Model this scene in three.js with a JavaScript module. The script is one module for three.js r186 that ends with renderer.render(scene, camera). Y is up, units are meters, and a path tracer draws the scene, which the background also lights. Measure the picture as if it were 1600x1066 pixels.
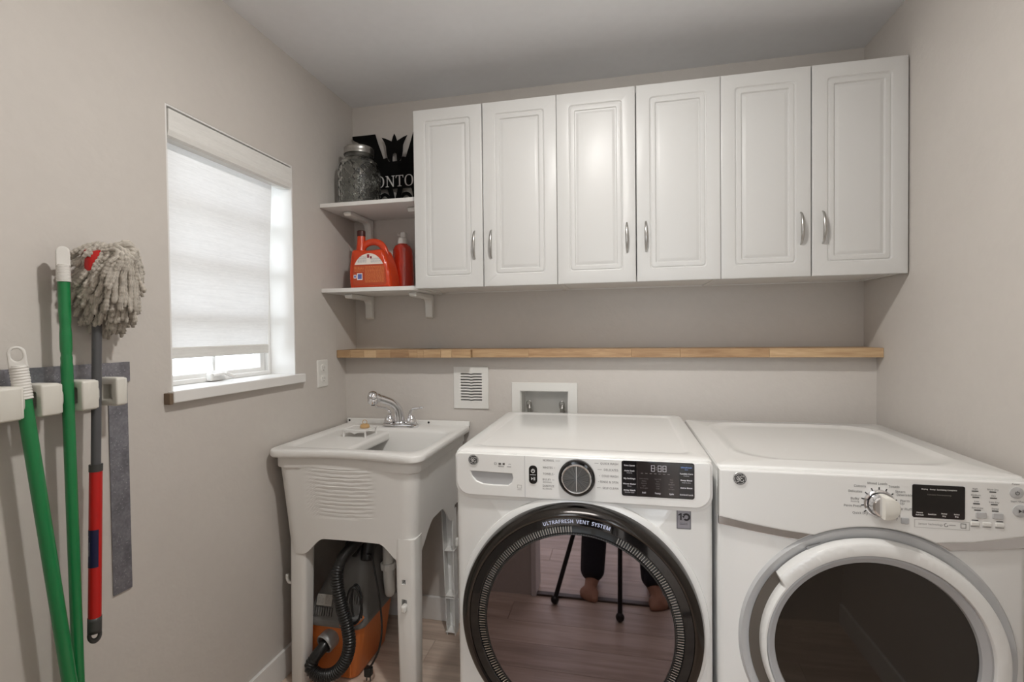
import * as THREE from 'three';
import { RoundedBoxGeometry } from 'three/addons/geometries/RoundedBoxGeometry.js';
import { mergeGeometries, mergeVertices, toCreasedNormals } from 'three/addons/utils/BufferGeometryUtils.js';
import { MarchingCubes } from 'three/addons/objects/MarchingCubes.js';
import { FontLoader } from 'three/addons/loaders/FontLoader.js';
import { Brush, Evaluator, SUBTRACTION } from 'three-bvh-csg';
import { RectAreaLightUniformsLib } from 'three/addons/lights/RectAreaLightUniformsLib.js';

// ---------------------------------------------------------------- camera, sky, lights, exposure
const scene = new THREE.Scene();
const camera = new THREE.PerspectiveCamera(2 * Math.atan(533 / 772.27) * 180 / Math.PI, 1600 / 1066, 0.02, 60);
camera.rotation.order = 'YXZ';
camera.position.set(1.2837, 1.327, 2.2406);
camera.rotation.set(-0.0187, 0.215, -0.0115);
scene.add(camera);
scene.background = new THREE.Color(0.86, 0.93, 1.0);
scene.backgroundIntensity = 4.6;
const renderer = new THREE.WebGLRenderer();
renderer.toneMapping = THREE.LinearToneMapping;
renderer.toneMappingExposure = 1.07;
renderer.shadowMap.enabled = true;
RectAreaLightUniformsLib.init();
const LAMP = [1.17, 2.41, 1.31], LAMP_POWER = 470, GLOW_POWER = 0.75, HALL_FILL_POWER = 12.0;

// room measures (metres): left wall x = 0, upper back wall z = 0, floor y = 0
const W = 2.2406, H = 2.44, LEDGE_Z = 0.102, LEDGE_Y = 1.216, FRONT_Z = 2.03, HALL_Z = 4.3;

// ---------------------------------------------------------------- helpers
let seed = 7;
const rnd = () => { seed = (seed + 0x6d2b79f5) | 0; let t = Math.imul(seed ^ (seed >>> 15), 1 | seed); t = (t + Math.imul(t ^ (t >>> 7), 61 | t)) ^ t; return ((t ^ (t >>> 14)) >>> 0) / 4294967296; };
const rr = (a, b) => a + (b - a) * rnd();
const V = (x, y, z) => new THREE.Vector3(x, y, z);
const lerp = (a, b, t) => a + (b - a) * t;
const smooth = (a, b, x) => { const t = Math.min(1, Math.max(0, (x - a) / (b - a))); return t * t * (3 - 2 * t); };
const taken = {};
function numbered(name) { const n = taken[name] = (taken[name] ?? -1) + 1; return n ? name + '_' + String(n).padStart(3, '0') : name; }
const BASE = new WeakMap();
function tag(o, label, category, opt = {}) { Object.assign(o.userData, { label, category }, opt); return o; }
function thing(name, label, category, base = [0, 0, 0], opt = {}) {
  const g = new THREE.Group(); g.name = numbered(name); g.position.set(...base); BASE.set(g, base);
  tag(g, label, category, opt); scene.add(g); return g;
}
function mesh(name, geo, mat) { const m = new THREE.Mesh(geo, mat); m.name = name; m.castShadow = m.receiveShadow = true; return m; }
// a part whose geometry is given in room coordinates
function part(parent, name, geo, mat, label) {
  const b = BASE.get(parent); geo.translate(-b[0], -b[1], -b[2]);
  const m = mesh(name, geo, mat); parent.add(m); BASE.set(m, b); if (label) m.userData.label = label; return m;
}
// a part that shares its geometry with others and is put in place
function piece(parent, name, geo, mat, x, y, z, rot) {
  const b = BASE.get(parent), m = mesh(name, geo, mat); m.position.set(x - b[0], y - b[1], z - b[2]); if (rot) m.rotation.set(...rot); parent.add(m); return m;
}
function single(name, geo, mat, label, category, base = [0, 0, 0], opt = {}) {
  geo.translate(-base[0], -base[1], -base[2]);
  const m = mesh(numbered(name), geo, mat); m.position.set(...base); BASE.set(m, base); tag(m, label, category, opt); scene.add(m); return m;
}
function clean(g) { const o = g.index ? g.toNonIndexed() : g.clone(); for (const k of Object.keys(o.attributes)) if (!['position', 'normal', 'uv'].includes(k)) o.deleteAttribute(k); if (!o.attributes.normal) o.computeVertexNormals(); if (!o.attributes.uv) o.setAttribute('uv', new THREE.BufferAttribute(new Float32Array(o.attributes.position.count * 2), 2)); return o; }
const join = (list) => mergeGeometries(list.map(clean));
// box given by its bounds, with rounded edges
function box(x0, x1, y0, y1, z0, z1, r = 0.002, seg = 2) {
  const w = x1 - x0, h = y1 - y0, d = z1 - z0; r = Math.min(r, w / 2.01, h / 2.01, d / 2.01);
  const g = r > 0 ? new RoundedBoxGeometry(w, h, d, seg, r) : new THREE.BoxGeometry(w, h, d);
  return g.translate((x0 + x1) / 2, (y0 + y1) / 2, (z0 + z1) / 2);
}
// texture coordinates in metres from the dominant direction of every face
function uvm(g, s = 1, swap = false) {
  g = g.index ? g.toNonIndexed() : g; if (!g.attributes.normal) g.computeVertexNormals();
  const p = g.attributes.position, n = g.attributes.normal, uv = new Float32Array(p.count * 2);
  for (let i = 0; i < p.count; i++) {
    const ax = Math.abs(n.getX(i)), ay = Math.abs(n.getY(i)), az = Math.abs(n.getZ(i));
    let u, v; if (ax >= ay && ax >= az) { u = p.getZ(i); v = p.getY(i); } else if (ay >= az) { u = p.getX(i); v = p.getZ(i); } else { u = p.getX(i); v = p.getY(i); }
    uv[i * 2] = (swap ? v : u) * s; uv[i * 2 + 1] = (swap ? u : v) * s;
  }
  g.setAttribute('uv', new THREE.BufferAttribute(uv, 2)); return g;
}
function rod(a, b, r0, r1 = r0, seg = 20) {
  const A = V(...a), B = V(...b), d = B.clone().sub(A), g = new THREE.CylinderGeometry(r1, r0, d.length(), seg);
  g.applyQuaternion(new THREE.Quaternion().setFromUnitVectors(V(0, 1, 0), d.normalize())); const c = A.add(B).multiplyScalar(0.5); return g.translate(c.x, c.y, c.z);
}
const curve = (pts, t = 0.5) => new THREE.CatmullRomCurve3(pts.map((p) => V(...p)), false, 'centripetal', t);
const tube = (pts, r, n = 40, seg = 10) => capTube(curve(pts), () => r, n, seg);
// tube with a radius that may change along it, with closed ends
function capTube(c, rad, n = 40, seg = 10, flat) {
  const fr = c.computeFrenetFrames(n, false), pos = [], idx = [], uv = [];
  for (let i = 0; i <= n; i++) {
    const t = i / n, P = c.getPointAt(t), r = rad(t), N = fr.normals[i], B = fr.binormals[i];
    for (let j = 0; j < seg; j++) { const a = j / seg * 2 * Math.PI, rx = r * Math.cos(a), ry = r * Math.sin(a) * (flat || 1); pos.push(P.x + N.x * rx + B.x * ry, P.y + N.y * rx + B.y * ry, P.z + N.z * rx + B.z * ry); uv.push(t, j / seg); }
  }
  for (let i = 0; i < n; i++) for (let j = 0; j < seg; j++) { const a = i * seg + j, b = i * seg + (j + 1) % seg, c2 = a + seg, d = b + seg; idx.push(a, b, c2, b, d, c2); }
  for (const [i, s] of [[0, 1], [n, -1]]) { const P = c.getPointAt(i / n), k = pos.length / 3; pos.push(P.x, P.y, P.z); uv.push(0, 0); for (let j = 0; j < seg; j++) { const a = i * seg + j, b = i * seg + (j + 1) % seg; s > 0 ? idx.push(k, b, a) : idx.push(k, a, b); } }
  const g = new THREE.BufferGeometry(); g.setAttribute('position', new THREE.Float32BufferAttribute(pos, 3)); g.setAttribute('uv', new THREE.Float32BufferAttribute(uv, 2)); g.setIndex(idx); g.computeVertexNormals();
  return g;
}
// skin over loops of points (all the same count); fan caps
function skin(loops, cap0 = true, cap1 = true, crease = 0.6) {
  const n = loops[0].length, pos = [], idx = [];
  loops.forEach((l) => l.forEach((p) => pos.push(...(p.isVector3 ? p.toArray() : p))));
  for (let i = 0; i < loops.length - 1; i++) for (let j = 0; j < n; j++) { const a = i * n + j, b = i * n + (j + 1) % n, c = a + n, d = b + n; idx.push(a, b, c, b, d, c); }
  const cap = (i, flip) => { const k = pos.length / 3, c = [0, 0, 0]; loops[i].forEach((p) => (p.isVector3 ? p.toArray() : p).forEach((x, q) => { c[q] += x / n; })); pos.push(...c); for (let j = 0; j < n; j++) { const a = i * n + j, b = i * n + (j + 1) % n; flip ? idx.push(k, b, a) : idx.push(k, a, b); } };
  if (cap0) cap(0, true); if (cap1) cap(loops.length - 1, false);
  const g = new THREE.BufferGeometry(); g.setAttribute('position', new THREE.Float32BufferAttribute(pos, 3)); g.setIndex(idx);
  return toCreasedNormals(g, crease);
}
// rounded rectangle outline, counter-clockwise
function rrect(x0, x1, y0, y1, r, k = 5) {
  const rs = Array.isArray(r) ? r : [r, r, r, r], out = [];
  [[x1, y0, -1, 1, -Math.PI / 2, rs[0]], [x1, y1, -1, -1, 0, rs[1]], [x0, y1, 1, -1, Math.PI / 2, rs[2]], [x0, y0, 1, 1, Math.PI, rs[3]]].forEach(([x, y, sx, sy, a0, q]) => {
    for (let i = 0; i <= k; i++) { const a = a0 + i / k * Math.PI / 2; out.push([x + sx * q + q * Math.cos(a), y + sy * q + q * Math.sin(a)]); }
  });
  return out;
}
// relief plate facing +z: steps of [inset, z, corner radius]
function relief(x0, x1, y0, y1, steps, k = 4, crease = 0.4) { return skin(steps.map(([i, z, r]) => rrect(x0 + i, x1 - i, y0 + i, y1 - i, Math.max(0.0005, r), k).map(([x, y]) => [x, y, z])), true, true, crease); }
function shapeOf(pts) { const s = new THREE.Shape(); pts.forEach(([x, y], i) => (i ? s.lineTo(x, y) : s.moveTo(x, y))); s.closePath(); return s; }
function extrude(shape, depth, bevel = 0, seg = 2, curveSegments = 12) { return new THREE.ExtrudeGeometry(shape, { depth, bevelEnabled: bevel > 0, bevelThickness: bevel, bevelSize: bevel, bevelOffset: -bevel, bevelSegments: seg, curveSegments }); }
// extrusion along x of an outline given as [z, y]
function extrudeX(pts, x0, x1, bevel = 0, holes = []) {
  const s = shapeOf(pts.map(([z, y]) => [-z, y])); holes.forEach((h) => s.holes.push(shapeOf(h.map(([z, y]) => [-z, y]))));
  return extrude(s, x1 - x0 - 2 * bevel, bevel).translate(0, 0, bevel).rotateY(Math.PI / 2).translate(x0, 0, 0);
}
const lathe = (pts, seg = 48) => toCreasedNormals(new THREE.LatheGeometry(pts.map(([r, y]) => new THREE.Vector2(r, y)), seg), 0.5);
// lathe about an axis that points to +z
const latheZ = (pts, x, y, z, seg = 64) => lathe(pts, seg).rotateX(Math.PI / 2).translate(x, y, z);

// ---------------------------------------------------------------- textures
const hash = (x, y, s) => { let h = Math.imul(x, 374761393) + Math.imul(y, 668265263) + Math.imul(s, 144665) | 0; h = Math.imul(h ^ (h >>> 13), 1274126177); return ((h ^ (h >>> 16)) >>> 0) / 4294967296; };
function vnoise(x, y, px, py, s) { // tiles after px, py cells
  const ix = Math.floor(x), iy = Math.floor(y), fx = x - ix, fy = y - iy, u = fx * fx * (3 - 2 * fx), v = fy * fy * (3 - 2 * fy), m = (a, b) => ((a % b) + b) % b;
  const h = (a, b) => hash(m(a, px), m(b, py), s); return lerp(lerp(h(ix, iy), h(ix + 1, iy), u), lerp(h(ix, iy + 1), h(ix + 1, iy + 1), u), v);
}
function dataTex(w, h, f, srgb) {
  const d = new Uint8Array(w * h * 4);
  for (let y = 0; y < h; y++) for (let x = 0; x < w; x++) { const c = f(x / w, y / h), i = (y * w + x) * 4; const q = Array.isArray(c) ? c : [c, c, c]; for (let k = 0; k < 3; k++) d[i + k] = Math.max(0, Math.min(255, q[k] * 255)); d[i + 3] = 255; }
  const t = new THREE.DataTexture(d, w, h); t.wrapS = t.wrapT = THREE.RepeatWrapping; t.magFilter = THREE.LinearFilter; if (srgb) t.colorSpace = THREE.SRGBColorSpace; t.needsUpdate = true; return t;
}
function canvasTex(w, h, draw) { const c = document.createElement('canvas'); c.width = w; c.height = h; const g = c.getContext('2d'); draw(g, w, h); const t = new THREE.CanvasTexture(c); t.colorSpace = THREE.SRGBColorSpace; t.magFilter = THREE.LinearFilter; return t; }
const rep = (t, a, b = a) => { const c = t.clone(); c.repeat.set(a, b); c.needsUpdate = true; return c; };
const peel = dataTex(512, 512, (u, v) => 0.5 * vnoise(u * 24, v * 24, 24, 24, 1) + 0.3 * vnoise(u * 64, v * 64, 64, 64, 2) + 0.2 * vnoise(u * 8, v * 8, 8, 8, 3));
const fine = dataTex(256, 256, (u, v) => 0.6 * vnoise(u * 90, v * 90, 90, 90, 4) + 0.4 * vnoise(u * 30, v * 30, 30, 30, 5));
const paint = dataTex(512, 512, (u, v) => { const a = 0.965 + 0.03 * vnoise(u * 5, v * 5, 5, 5, 6) + 0.02 * vnoise(u * 40, v * 40, 40, 40, 7); return [a, a, a]; });
const woodGrain = (s, base, dark, nx, ny, con) => dataTex(512, 512, (u, v) => {
  const w = vnoise(u * 3, v * ny / 4, 3, Math.round(ny / 4), s + 3) * 0.9, a = vnoise(u * nx, (v + w * 0.03) * ny, nx, ny, s), b = vnoise(u * nx * 4, v * ny * 3, nx * 4, ny * 3, s + 1), c = vnoise(u * 2, v * 5, 2, 5, s + 2);
  const k = Math.min(1, Math.max(0, con * (0.55 * a + 0.3 * b + 0.3 * c - 0.3))); return base.map((q, i) => lerp(q, dark[i], k));
}, true);
const oakTex = [woodGrain(11, [0.80, 0.69, 0.55], [0.62, 0.49, 0.36], 3, 40, 1.2), woodGrain(21, [0.76, 0.64, 0.50], [0.56, 0.43, 0.31], 4, 28, 1.2)];
const plankTex = woodGrain(31, [0.86, 0.80, 0.75], [0.68, 0.61, 0.56], 3, 36, 1.2);
const metalTex = dataTex(512, 512, (u, v) => { const k = 0.50 + 0.10 * vnoise(u * 12, v * 12, 12, 12, 41) + 0.08 * vnoise(u * 60, v * 60, 60, 60, 42), dot = hash(Math.floor(u * 170), Math.floor(v * 170), 43) > 0.992 ? 0.28 : 0; return [k + dot, k + dot, k * 1.03 + dot]; }, true);
const weave = dataTex(512, 512, (u, v) => { const a = 0.9 + 0.06 * vnoise(u * 6, v * 150, 6, 150, 51) + 0.05 * vnoise(u * 40, v * 200, 40, 200, 52); return [a, a, a]; });
const cotton = dataTex(128, 256, (u, v) => { const a = 0.80 + 0.20 * vnoise(u * 20, v * 60, 20, 60, 61); return [a, a * 0.985, a * 0.96]; }, true);

// ---------------------------------------------------------------- materials
const std = (o) => new THREE.MeshStandardMaterial(o), phy = (o) => new THREE.MeshPhysicalMaterial(o), lin = (r, g, b) => new THREE.Color().setRGB(r, g, b);
const M = {
  wall: std({ color: lin(0.60, 0.563, 0.524), map: rep(paint, 1.3), bumpMap: rep(peel, 2.2), bumpScale: 0.0007, roughness: 0.62 }),
  ceiling: std({ color: lin(0.88, 0.89, 0.91), map: rep(paint, 1.1), bumpMap: rep(peel, 1.6), bumpScale: 0.0004, roughness: 0.85 }),
  trim: phy({ color: lin(0.78, 0.77, 0.75), roughness: 0.35 }),
  laminate: phy({ color: lin(0.62, 0.615, 0.60), roughness: 0.36, specularIntensity: 0.7, bumpMap: rep(fine, 3), bumpScale: 0.00004 }),
  melamine: phy({ color: lin(0.74, 0.725, 0.70), roughness: 0.4 }),
  plastic: phy({ color: lin(0.76, 0.75, 0.715), roughness: 0.38 }),
  sink: phy({ color: lin(0.79, 0.78, 0.755), roughness: 0.42, bumpMap: rep(fine, 4), bumpScale: 0.0001 }),
  enamel: phy({ color: lin(0.77, 0.765, 0.745), roughness: 0.22, clearcoat: 0.5, clearcoatRoughness: 0.08 }),
  greyPlastic: phy({ color: lin(0.42, 0.42, 0.425), roughness: 0.4 }),
  paleGrey: phy({ color: lin(0.50, 0.50, 0.50), roughness: 0.35 }),
  midGrey: phy({ color: lin(0.25, 0.25, 0.25), roughness: 0.4 }),
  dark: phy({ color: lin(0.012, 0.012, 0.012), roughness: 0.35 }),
  gloss: phy({ color: lin(0.008, 0.007, 0.007), roughness: 0.06, clearcoat: 0.15, clearcoatRoughness: 0.03 }),
  chrome: phy({ color: lin(0.78, 0.78, 0.80), metalness: 1, roughness: 0.08 }),
  smokeChrome: phy({ color: lin(0.075, 0.07, 0.067), metalness: 1, roughness: 0.12 }),
  nickel: phy({ color: lin(0.46, 0.45, 0.43), metalness: 1, roughness: 0.28 }),
  smokeGlass: phy({ color: lin(0.20, 0.168, 0.178), metalness: 1, roughness: 0.02 }),
  brownGlass: phy({ color: lin(0.014, 0.010, 0.007), metalness: 0, roughness: 0.05, clearcoat: 0.5, clearcoatRoughness: 0.02 }),
  glassPane: phy({ color: lin(1, 1, 1), transmission: 1, thickness: 0, roughness: 0.0, ior: 1.5 }),
  jarGlass: phy({ color: lin(0.96, 0.98, 0.96), transmission: 1, thickness: 0.004, roughness: 0.02, ior: 1.5 }),
  green: phy({ color: lin(0.006, 0.20, 0.055), roughness: 0.3, clearcoat: 0.4, clearcoatRoughness: 0.2 }),
  red: phy({ color: lin(0.50, 0.010, 0.008), roughness: 0.35 }),
  handleGrey: phy({ color: lin(0.085, 0.085, 0.09), roughness: 0.35 }),
  cap: phy({ color: lin(0.05, 0.05, 0.048), roughness: 0.5 }),
  cream: phy({ color: lin(0.70, 0.68, 0.62), roughness: 0.45 }),
  grip: phy({ color: lin(0.76, 0.745, 0.71), roughness: 0.55 }),
  steelSheet: phy({ color: lin(0.95, 0.95, 1.0), map: rep(metalTex, 4), metalness: 0.75, roughness: 0.38 }),
  cotton: std({ color: lin(0.92, 0.88, 0.82), map: cotton, roughness: 1, bumpMap: rep(fine, 3, 12), bumpScale: 0.0008 }),
  jug: phy({ color: lin(0.62, 0.055, 0.012), roughness: 0.28 }),
  bottle: phy({ color: lin(0.50, 0.028, 0.010), roughness: 0.18, clearcoat: 0.6 }),
  orange: phy({ color: lin(0.62, 0.17, 0.035), roughness: 0.45 }),
  vacGrey: phy({ color: lin(0.15, 0.145, 0.138), roughness: 0.5 }),
  rubber: phy({ color: lin(0.012, 0.012, 0.012), roughness: 0.32 }),
  galvanised: phy({ color: lin(0.46, 0.46, 0.46), metalness: 0.7, roughness: 0.45 }),
  blackMetal: phy({ color: lin(0.003, 0.003, 0.003), roughness: 0.7, specularIntensity: 0.25 }),
  brass: phy({ color: lin(0.55, 0.35, 0.16), roughness: 0.5 }),
  blind: phy({ color: lin(0.90, 0.90, 0.90), map: rep(weave, 2), transmission: 0.16, thickness: 0, roughness: 1 }),
  blindSolid: std({ color: lin(0.80, 0.79, 0.76), map: rep(weave, 2), roughness: 0.9 }),
  outdoor: std({ color: lin(0.55, 0.55, 0.52), roughness: 0.9 }),
  jean: std({ color: lin(0.025, 0.027, 0.035), roughness: 0.9 }),
  skinTone: std({ color: lin(0.45, 0.24, 0.16), roughness: 0.6 }),
  shirt: std({ color: lin(0.05, 0.05, 0.055), roughness: 0.9 }),
};
const oaks = []; for (const t of oakTex) for (const c of [[0.98, 0.96, 0.92], [0.90, 0.87, 0.82], [0.82, 0.77, 0.71]]) oaks.push(phy({ color: lin(...c), map: rep(t, 2.5, 2.5), roughness: 0.5 }));
const planks = [[1, 0.97, 0.94], [0.92, 0.89, 0.86], [0.86, 0.82, 0.79], [0.96, 0.92, 0.88]].map((c) => phy({ color: lin(...c), map: rep(plankTex, 1.1, 1.4), bumpMap: rep(plankTex, 1.1, 1.4), bumpScale: 0.0003, roughness: 0.42 }));
const decalMat = (t, o = {}) => phy({ map: t, transparent: true, roughness: 0.45, ...o });
const printMat = (t, o = {}) => phy({ map: t, roughness: 0.4, ...o });
// a flat print facing +z
function print(parent, name, mat, x0, x1, y0, y1, z, tilt = 0, label) { const g = new THREE.PlaneGeometry(x1 - x0, y1 - y0); if (tilt) g.rotateX(tilt); return part(parent, name, g.translate((x0 + x1) / 2, (y0 + y1) / 2, z), mat, label); }

// ================================================================ THE SETTING
const ST = { kind: 'structure' };
// ---- floor of wood-look planks
{
  const f = thing('floor', 'greige wood-look plank floor of the laundry room', 'floor', [0, 0, 0], ST);
  part(f, 'subfloor', box(-0.3, W + 0.3, -0.1, -0.008, -0.1, HALL_Z, 0), M.midGrey);
  const pw = 0.155, L = 1.22; let row = 0;
  for (let z = 0.10; z < HALL_Z; z += pw, row++) {
    let x = -0.3 - (row * 0.47 % 1) * 0.9;
    while (x < W + 0.3) {
      const a = Math.max(x, -0.3), b = Math.min(x + L, W + 0.3);
      if (b - a > 0.03) { const g = uvm(box(a + 0.0006, b - 0.0006, -0.008, 0, z + 0.0006, z + pw - 0.0006, 0.0008, 1)), uv = g.attributes.uv, ox = rnd(), oy = rnd(); for (let i = 0; i < uv.count; i++) uv.setXY(i, uv.getX(i) + ox, uv.getY(i) + oy); part(f, 'plank', g, planks[Math.floor(rnd() * planks.length)]); }
      x += L;
    }
  }
}
// ---- walls
const WIN = { z0: 0.472, z1: 1.042, y0: 1.150, y1: 2.004 };
single('wall_left', uvm(extrudeX([[-0.12, 0], [-0.12, H], [FRONT_Z + 0.12, H], [FRONT_Z + 0.12, 0]], -0.17, 0, 0, [[[WIN.z0, WIN.y0], [WIN.z0, WIN.y1], [WIN.z1, WIN.y1], [WIN.z1, WIN.y0]]])), M.wall, 'greige left wall with the window and the broom rack', 'wall', [0, 0, 0], ST);
single('wall_back', uvm(box(-0.17, W + 0.12, LEDGE_Y - 0.3, H, -0.12, 0, 0)), M.wall, 'greige upper back wall behind the white cabinets', 'wall', [0, 0, 0], ST);
{
  const s = shapeOf([[0, 0], [W, 0], [W, LEDGE_Y], [0, LEDGE_Y]]);
  s.holes.push(shapeOf([[0.852, 0.90], [0.852, 1.066], [1.064, 1.066], [1.064, 0.90]]));
  s.holes.push(shapeOf([[0.575, 1.01], [0.575, 1.145], [0.68, 1.145], [0.68, 1.01]]));
  single('wall_lower', uvm(extrude(s, LEDGE_Z)), M.wall, 'greige lower back wall standing forward under the wooden ledge', 'wall', [0, 0, 0], ST);
}
single('wall_right', uvm(box(W, W + 0.12, 0, H, -0.12, FRONT_Z + 0.12, 0)), M.wall, 'greige right wall beside the dryer', 'wall', [0, 0, 0], ST);
single('ceiling', uvm(box(-0.3, W + 0.3, H, H + 0.1, -0.12, HALL_Z, 0)), M.ceiling, 'white ceiling above the cabinets', 'ceiling', [0, 0, 0], ST);
single('wall_front', uvm(join([box(-0.3, 0.86, 0, H, FRONT_Z, FRONT_Z + 0.12, 0), box(1.74, W + 0.3, 0, H, FRONT_Z, FRONT_Z + 0.12, 0), box(0.86, 1.74, 2.06, H, FRONT_Z, FRONT_Z + 0.12, 0)])), M.wall, 'greige wall with the doorway behind the viewer', 'wall', [0, 0, 0], ST);
single('wall_hall', uvm(join([box(-0.42, -0.3, 0, H, FRONT_Z + 0.12, HALL_Z, 0), box(W + 0.3, W + 0.42, 0, H, FRONT_Z + 0.12, HALL_Z, 0), box(-0.42, 0.1, 0, H, HALL_Z, HALL_Z + 0.1, 0), box(2.1, W + 0.42, 0, H, HALL_Z, HALL_Z + 0.1, 0), box(0.1, 2.1, 2.1, H, HALL_Z, HALL_Z + 0.1, 0)])), M.wall, 'greige walls of the hall behind the viewer', 'wall', [0, 0, 0], ST);
// ---- baseboards
const bbProfile = (d) => [[0, 0], [0, 0.108], [d * 0.5, 0.108], [d, 0.098], [d, 0]];
single('baseboard_left', extrudeX([[LEDGE_Z, 0], [LEDGE_Z, 0.108], [FRONT_Z, 0.108], [FRONT_Z, 0]], 0, 0.013, 0.002), M.trim, 'white baseboard along the left wall under the window', 'baseboard', [0, 0, 0], ST);
single('baseboard_back', box(0.013, W, 0, 0.108, LEDGE_Z, LEDGE_Z + 0.013, 0.003), M.trim, 'white baseboard along the back wall behind the sink legs', 'baseboard', [0, 0, 0], ST);
single('baseboard_right', box(W - 0.013, W, 0, 0.108, LEDGE_Z + 0.013, FRONT_Z, 0.003), M.trim, 'white baseboard along the right wall behind the dryer', 'baseboard', [0, 0, 0], ST);
{ // door casing of the doorway behind the viewer
  const c = thing('trim_1', 'white casing around the doorway behind the viewer', 'door casing', [0, 0, 0], ST);
  part(c, 'jamb', box(0.84, 0.865, 0, 2.07, FRONT_Z - 0.012, FRONT_Z + 0.132, 0.003), M.trim); part(c, 'jamb', box(1.735, 1.76, 0, 2.07, FRONT_Z - 0.012, FRONT_Z + 0.132, 0.003), M.trim);
  part(c, 'head', box(0.84, 1.76, 2.045, 2.07, FRONT_Z - 0.012, FRONT_Z + 0.132, 0.003), M.trim);
  part(c, 'threshold', box(0.865, 1.735, 0, 0.010, FRONT_Z + 0.0, FRONT_Z + 0.035, 0.004), phy({ color: lin(0.06, 0.04, 0.03), roughness: 0.5 }));
}
// ---- window
{
  const w = thing('window_1', 'white casement window behind the roller blind', 'window', [0, 0, 0], ST), t = 0.006, F = -0.165;
  part(w, 'reveal', box(F, -0.0005, WIN.y0, WIN.y1, WIN.z0, WIN.z0 + t, 0.001), M.trim); part(w, 'reveal', box(F, -0.0005, WIN.y0, WIN.y1, WIN.z1 - t, WIN.z1, 0.001), M.trim); part(w, 'reveal', box(F, -0.0005, WIN.y1 - t, WIN.y1, WIN.z0 + t, WIN.z1 - t, 0.001), M.trim);
  part(w, 'window_sill', box(F, 0.0, WIN.y0, WIN.y0 + 0.016, WIN.z0 + t, WIN.z1 - t, 0.001), M.trim);
  const nose = part(w, 'sill_nose', box(0.0, 0.026, 1.131, WIN.y0 + 0.016, 0.444, 1.057, 0.004), M.trim);
  part(w, 'sill_end', box(0.0, 0.022, 1.128, WIN.y0 + 0.011, 1.057, 1.069, 0.002), phy({ color: lin(0.16, 0.11, 0.07), roughness: 0.7 }), 'bare wooden end of the sill');
  const a0 = WIN.z0 + t, a1 = WIN.z1 - t, b0 = WIN.y0 + 0.016, b1 = WIN.y1 - t;
  const ring = (z0, z1, y0, y1, q, x0, x1) => extrudeX([[z0, y0], [z0, y1], [z1, y1], [z1, y0]], x0, x1, 0.003, [[[z0 + q, y0 + q], [z0 + q, y1 - q], [z1 - q, y1 - q], [z1 - q, y0 + q]]]);
  part(w, 'window_frame', ring(a0, a1, b0, b1, 0.016, -0.165, -0.11), M.trim);
  const s = part(w, 'sash', ring(a0 + 0.022, a1 - 0.022, b0 + 0.006, b1 - 0.022, 0.026, -0.152, -0.122), M.trim);
  part(s, 'glass_pane', box(-0.140, -0.137, b0 + 0.028, b1 - 0.045, a0 + 0.045, a1 - 0.045, 0), M.glassPane);
  const gy0 = b0 + 0.034, gy1 = b1 - 0.056, gm = (a0 + a1) / 2;
  part(s, 'muntin', box(-0.136, -0.120, gy0, gy1, gm - 0.007, gm + 0.007, 0.003), M.trim);
  for (let i = 1; i < 4; i++) { const y = lerp(gy0, gy1, i / 4); part(s, 'muntin', box(-0.1355, -0.098, y - 0.020, y + 0.020, a0 + 0.04, a1 - 0.04, 0.003), M.trim); }
  const cz = 0.775; // crank
  const k = part(w, 'crank', join([box(-0.112, -0.088, b0 + 0.002, b0 + 0.03, cz - 0.035, cz + 0.03, 0.006), rod([-0.09, b0 + 0.022, cz + 0.02], [-0.07, b0 + 0.028, cz - 0.01], 0.006, 0.005), rod([-0.07, b0 + 0.028, cz - 0.012], [-0.062, b0 + 0.012, cz - 0.042], 0.006, 0.007)]), M.trim);
}
{ // glazed patio door of the hall
  const d = thing('door_1', 'white framed glass patio door at the far end of the hall behind the viewer', 'door', [1.1, 0, HALL_Z], ST), z0 = HALL_Z + 0.02, z1 = HALL_Z + 0.08;
  part(d, 'frame', join([box(0.1, 0.16, 0, 2.1, z0, z1, 0.003), box(2.04, 2.1, 0, 2.1, z0, z1, 0.003), box(0.16, 2.04, 2.04, 2.1, z0, z1, 0.003), box(0.16, 2.04, 0, 0.06, z0, z1, 0.003), box(1.07, 1.13, 0.06, 2.04, z0, z1, 0.003)]), M.trim);
  for (const [a, b] of [[0.16, 1.07], [1.13, 2.04]]) part(d, 'glass_pane', box(a, b, 0.06, 2.04, z0 + 0.028, z0 + 0.032, 0), M.glassPane);
}
single('ground_outside', join([box(-14, -0.4, -0.5, -0.3, -8, 16, 0), box(-0.4, 14, -0.5, -0.3, HALL_Z + 0.12, 16, 0)]), M.outdoor, 'pale paved ground outside the house', 'ground', [0, 0, 0], ST);

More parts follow.
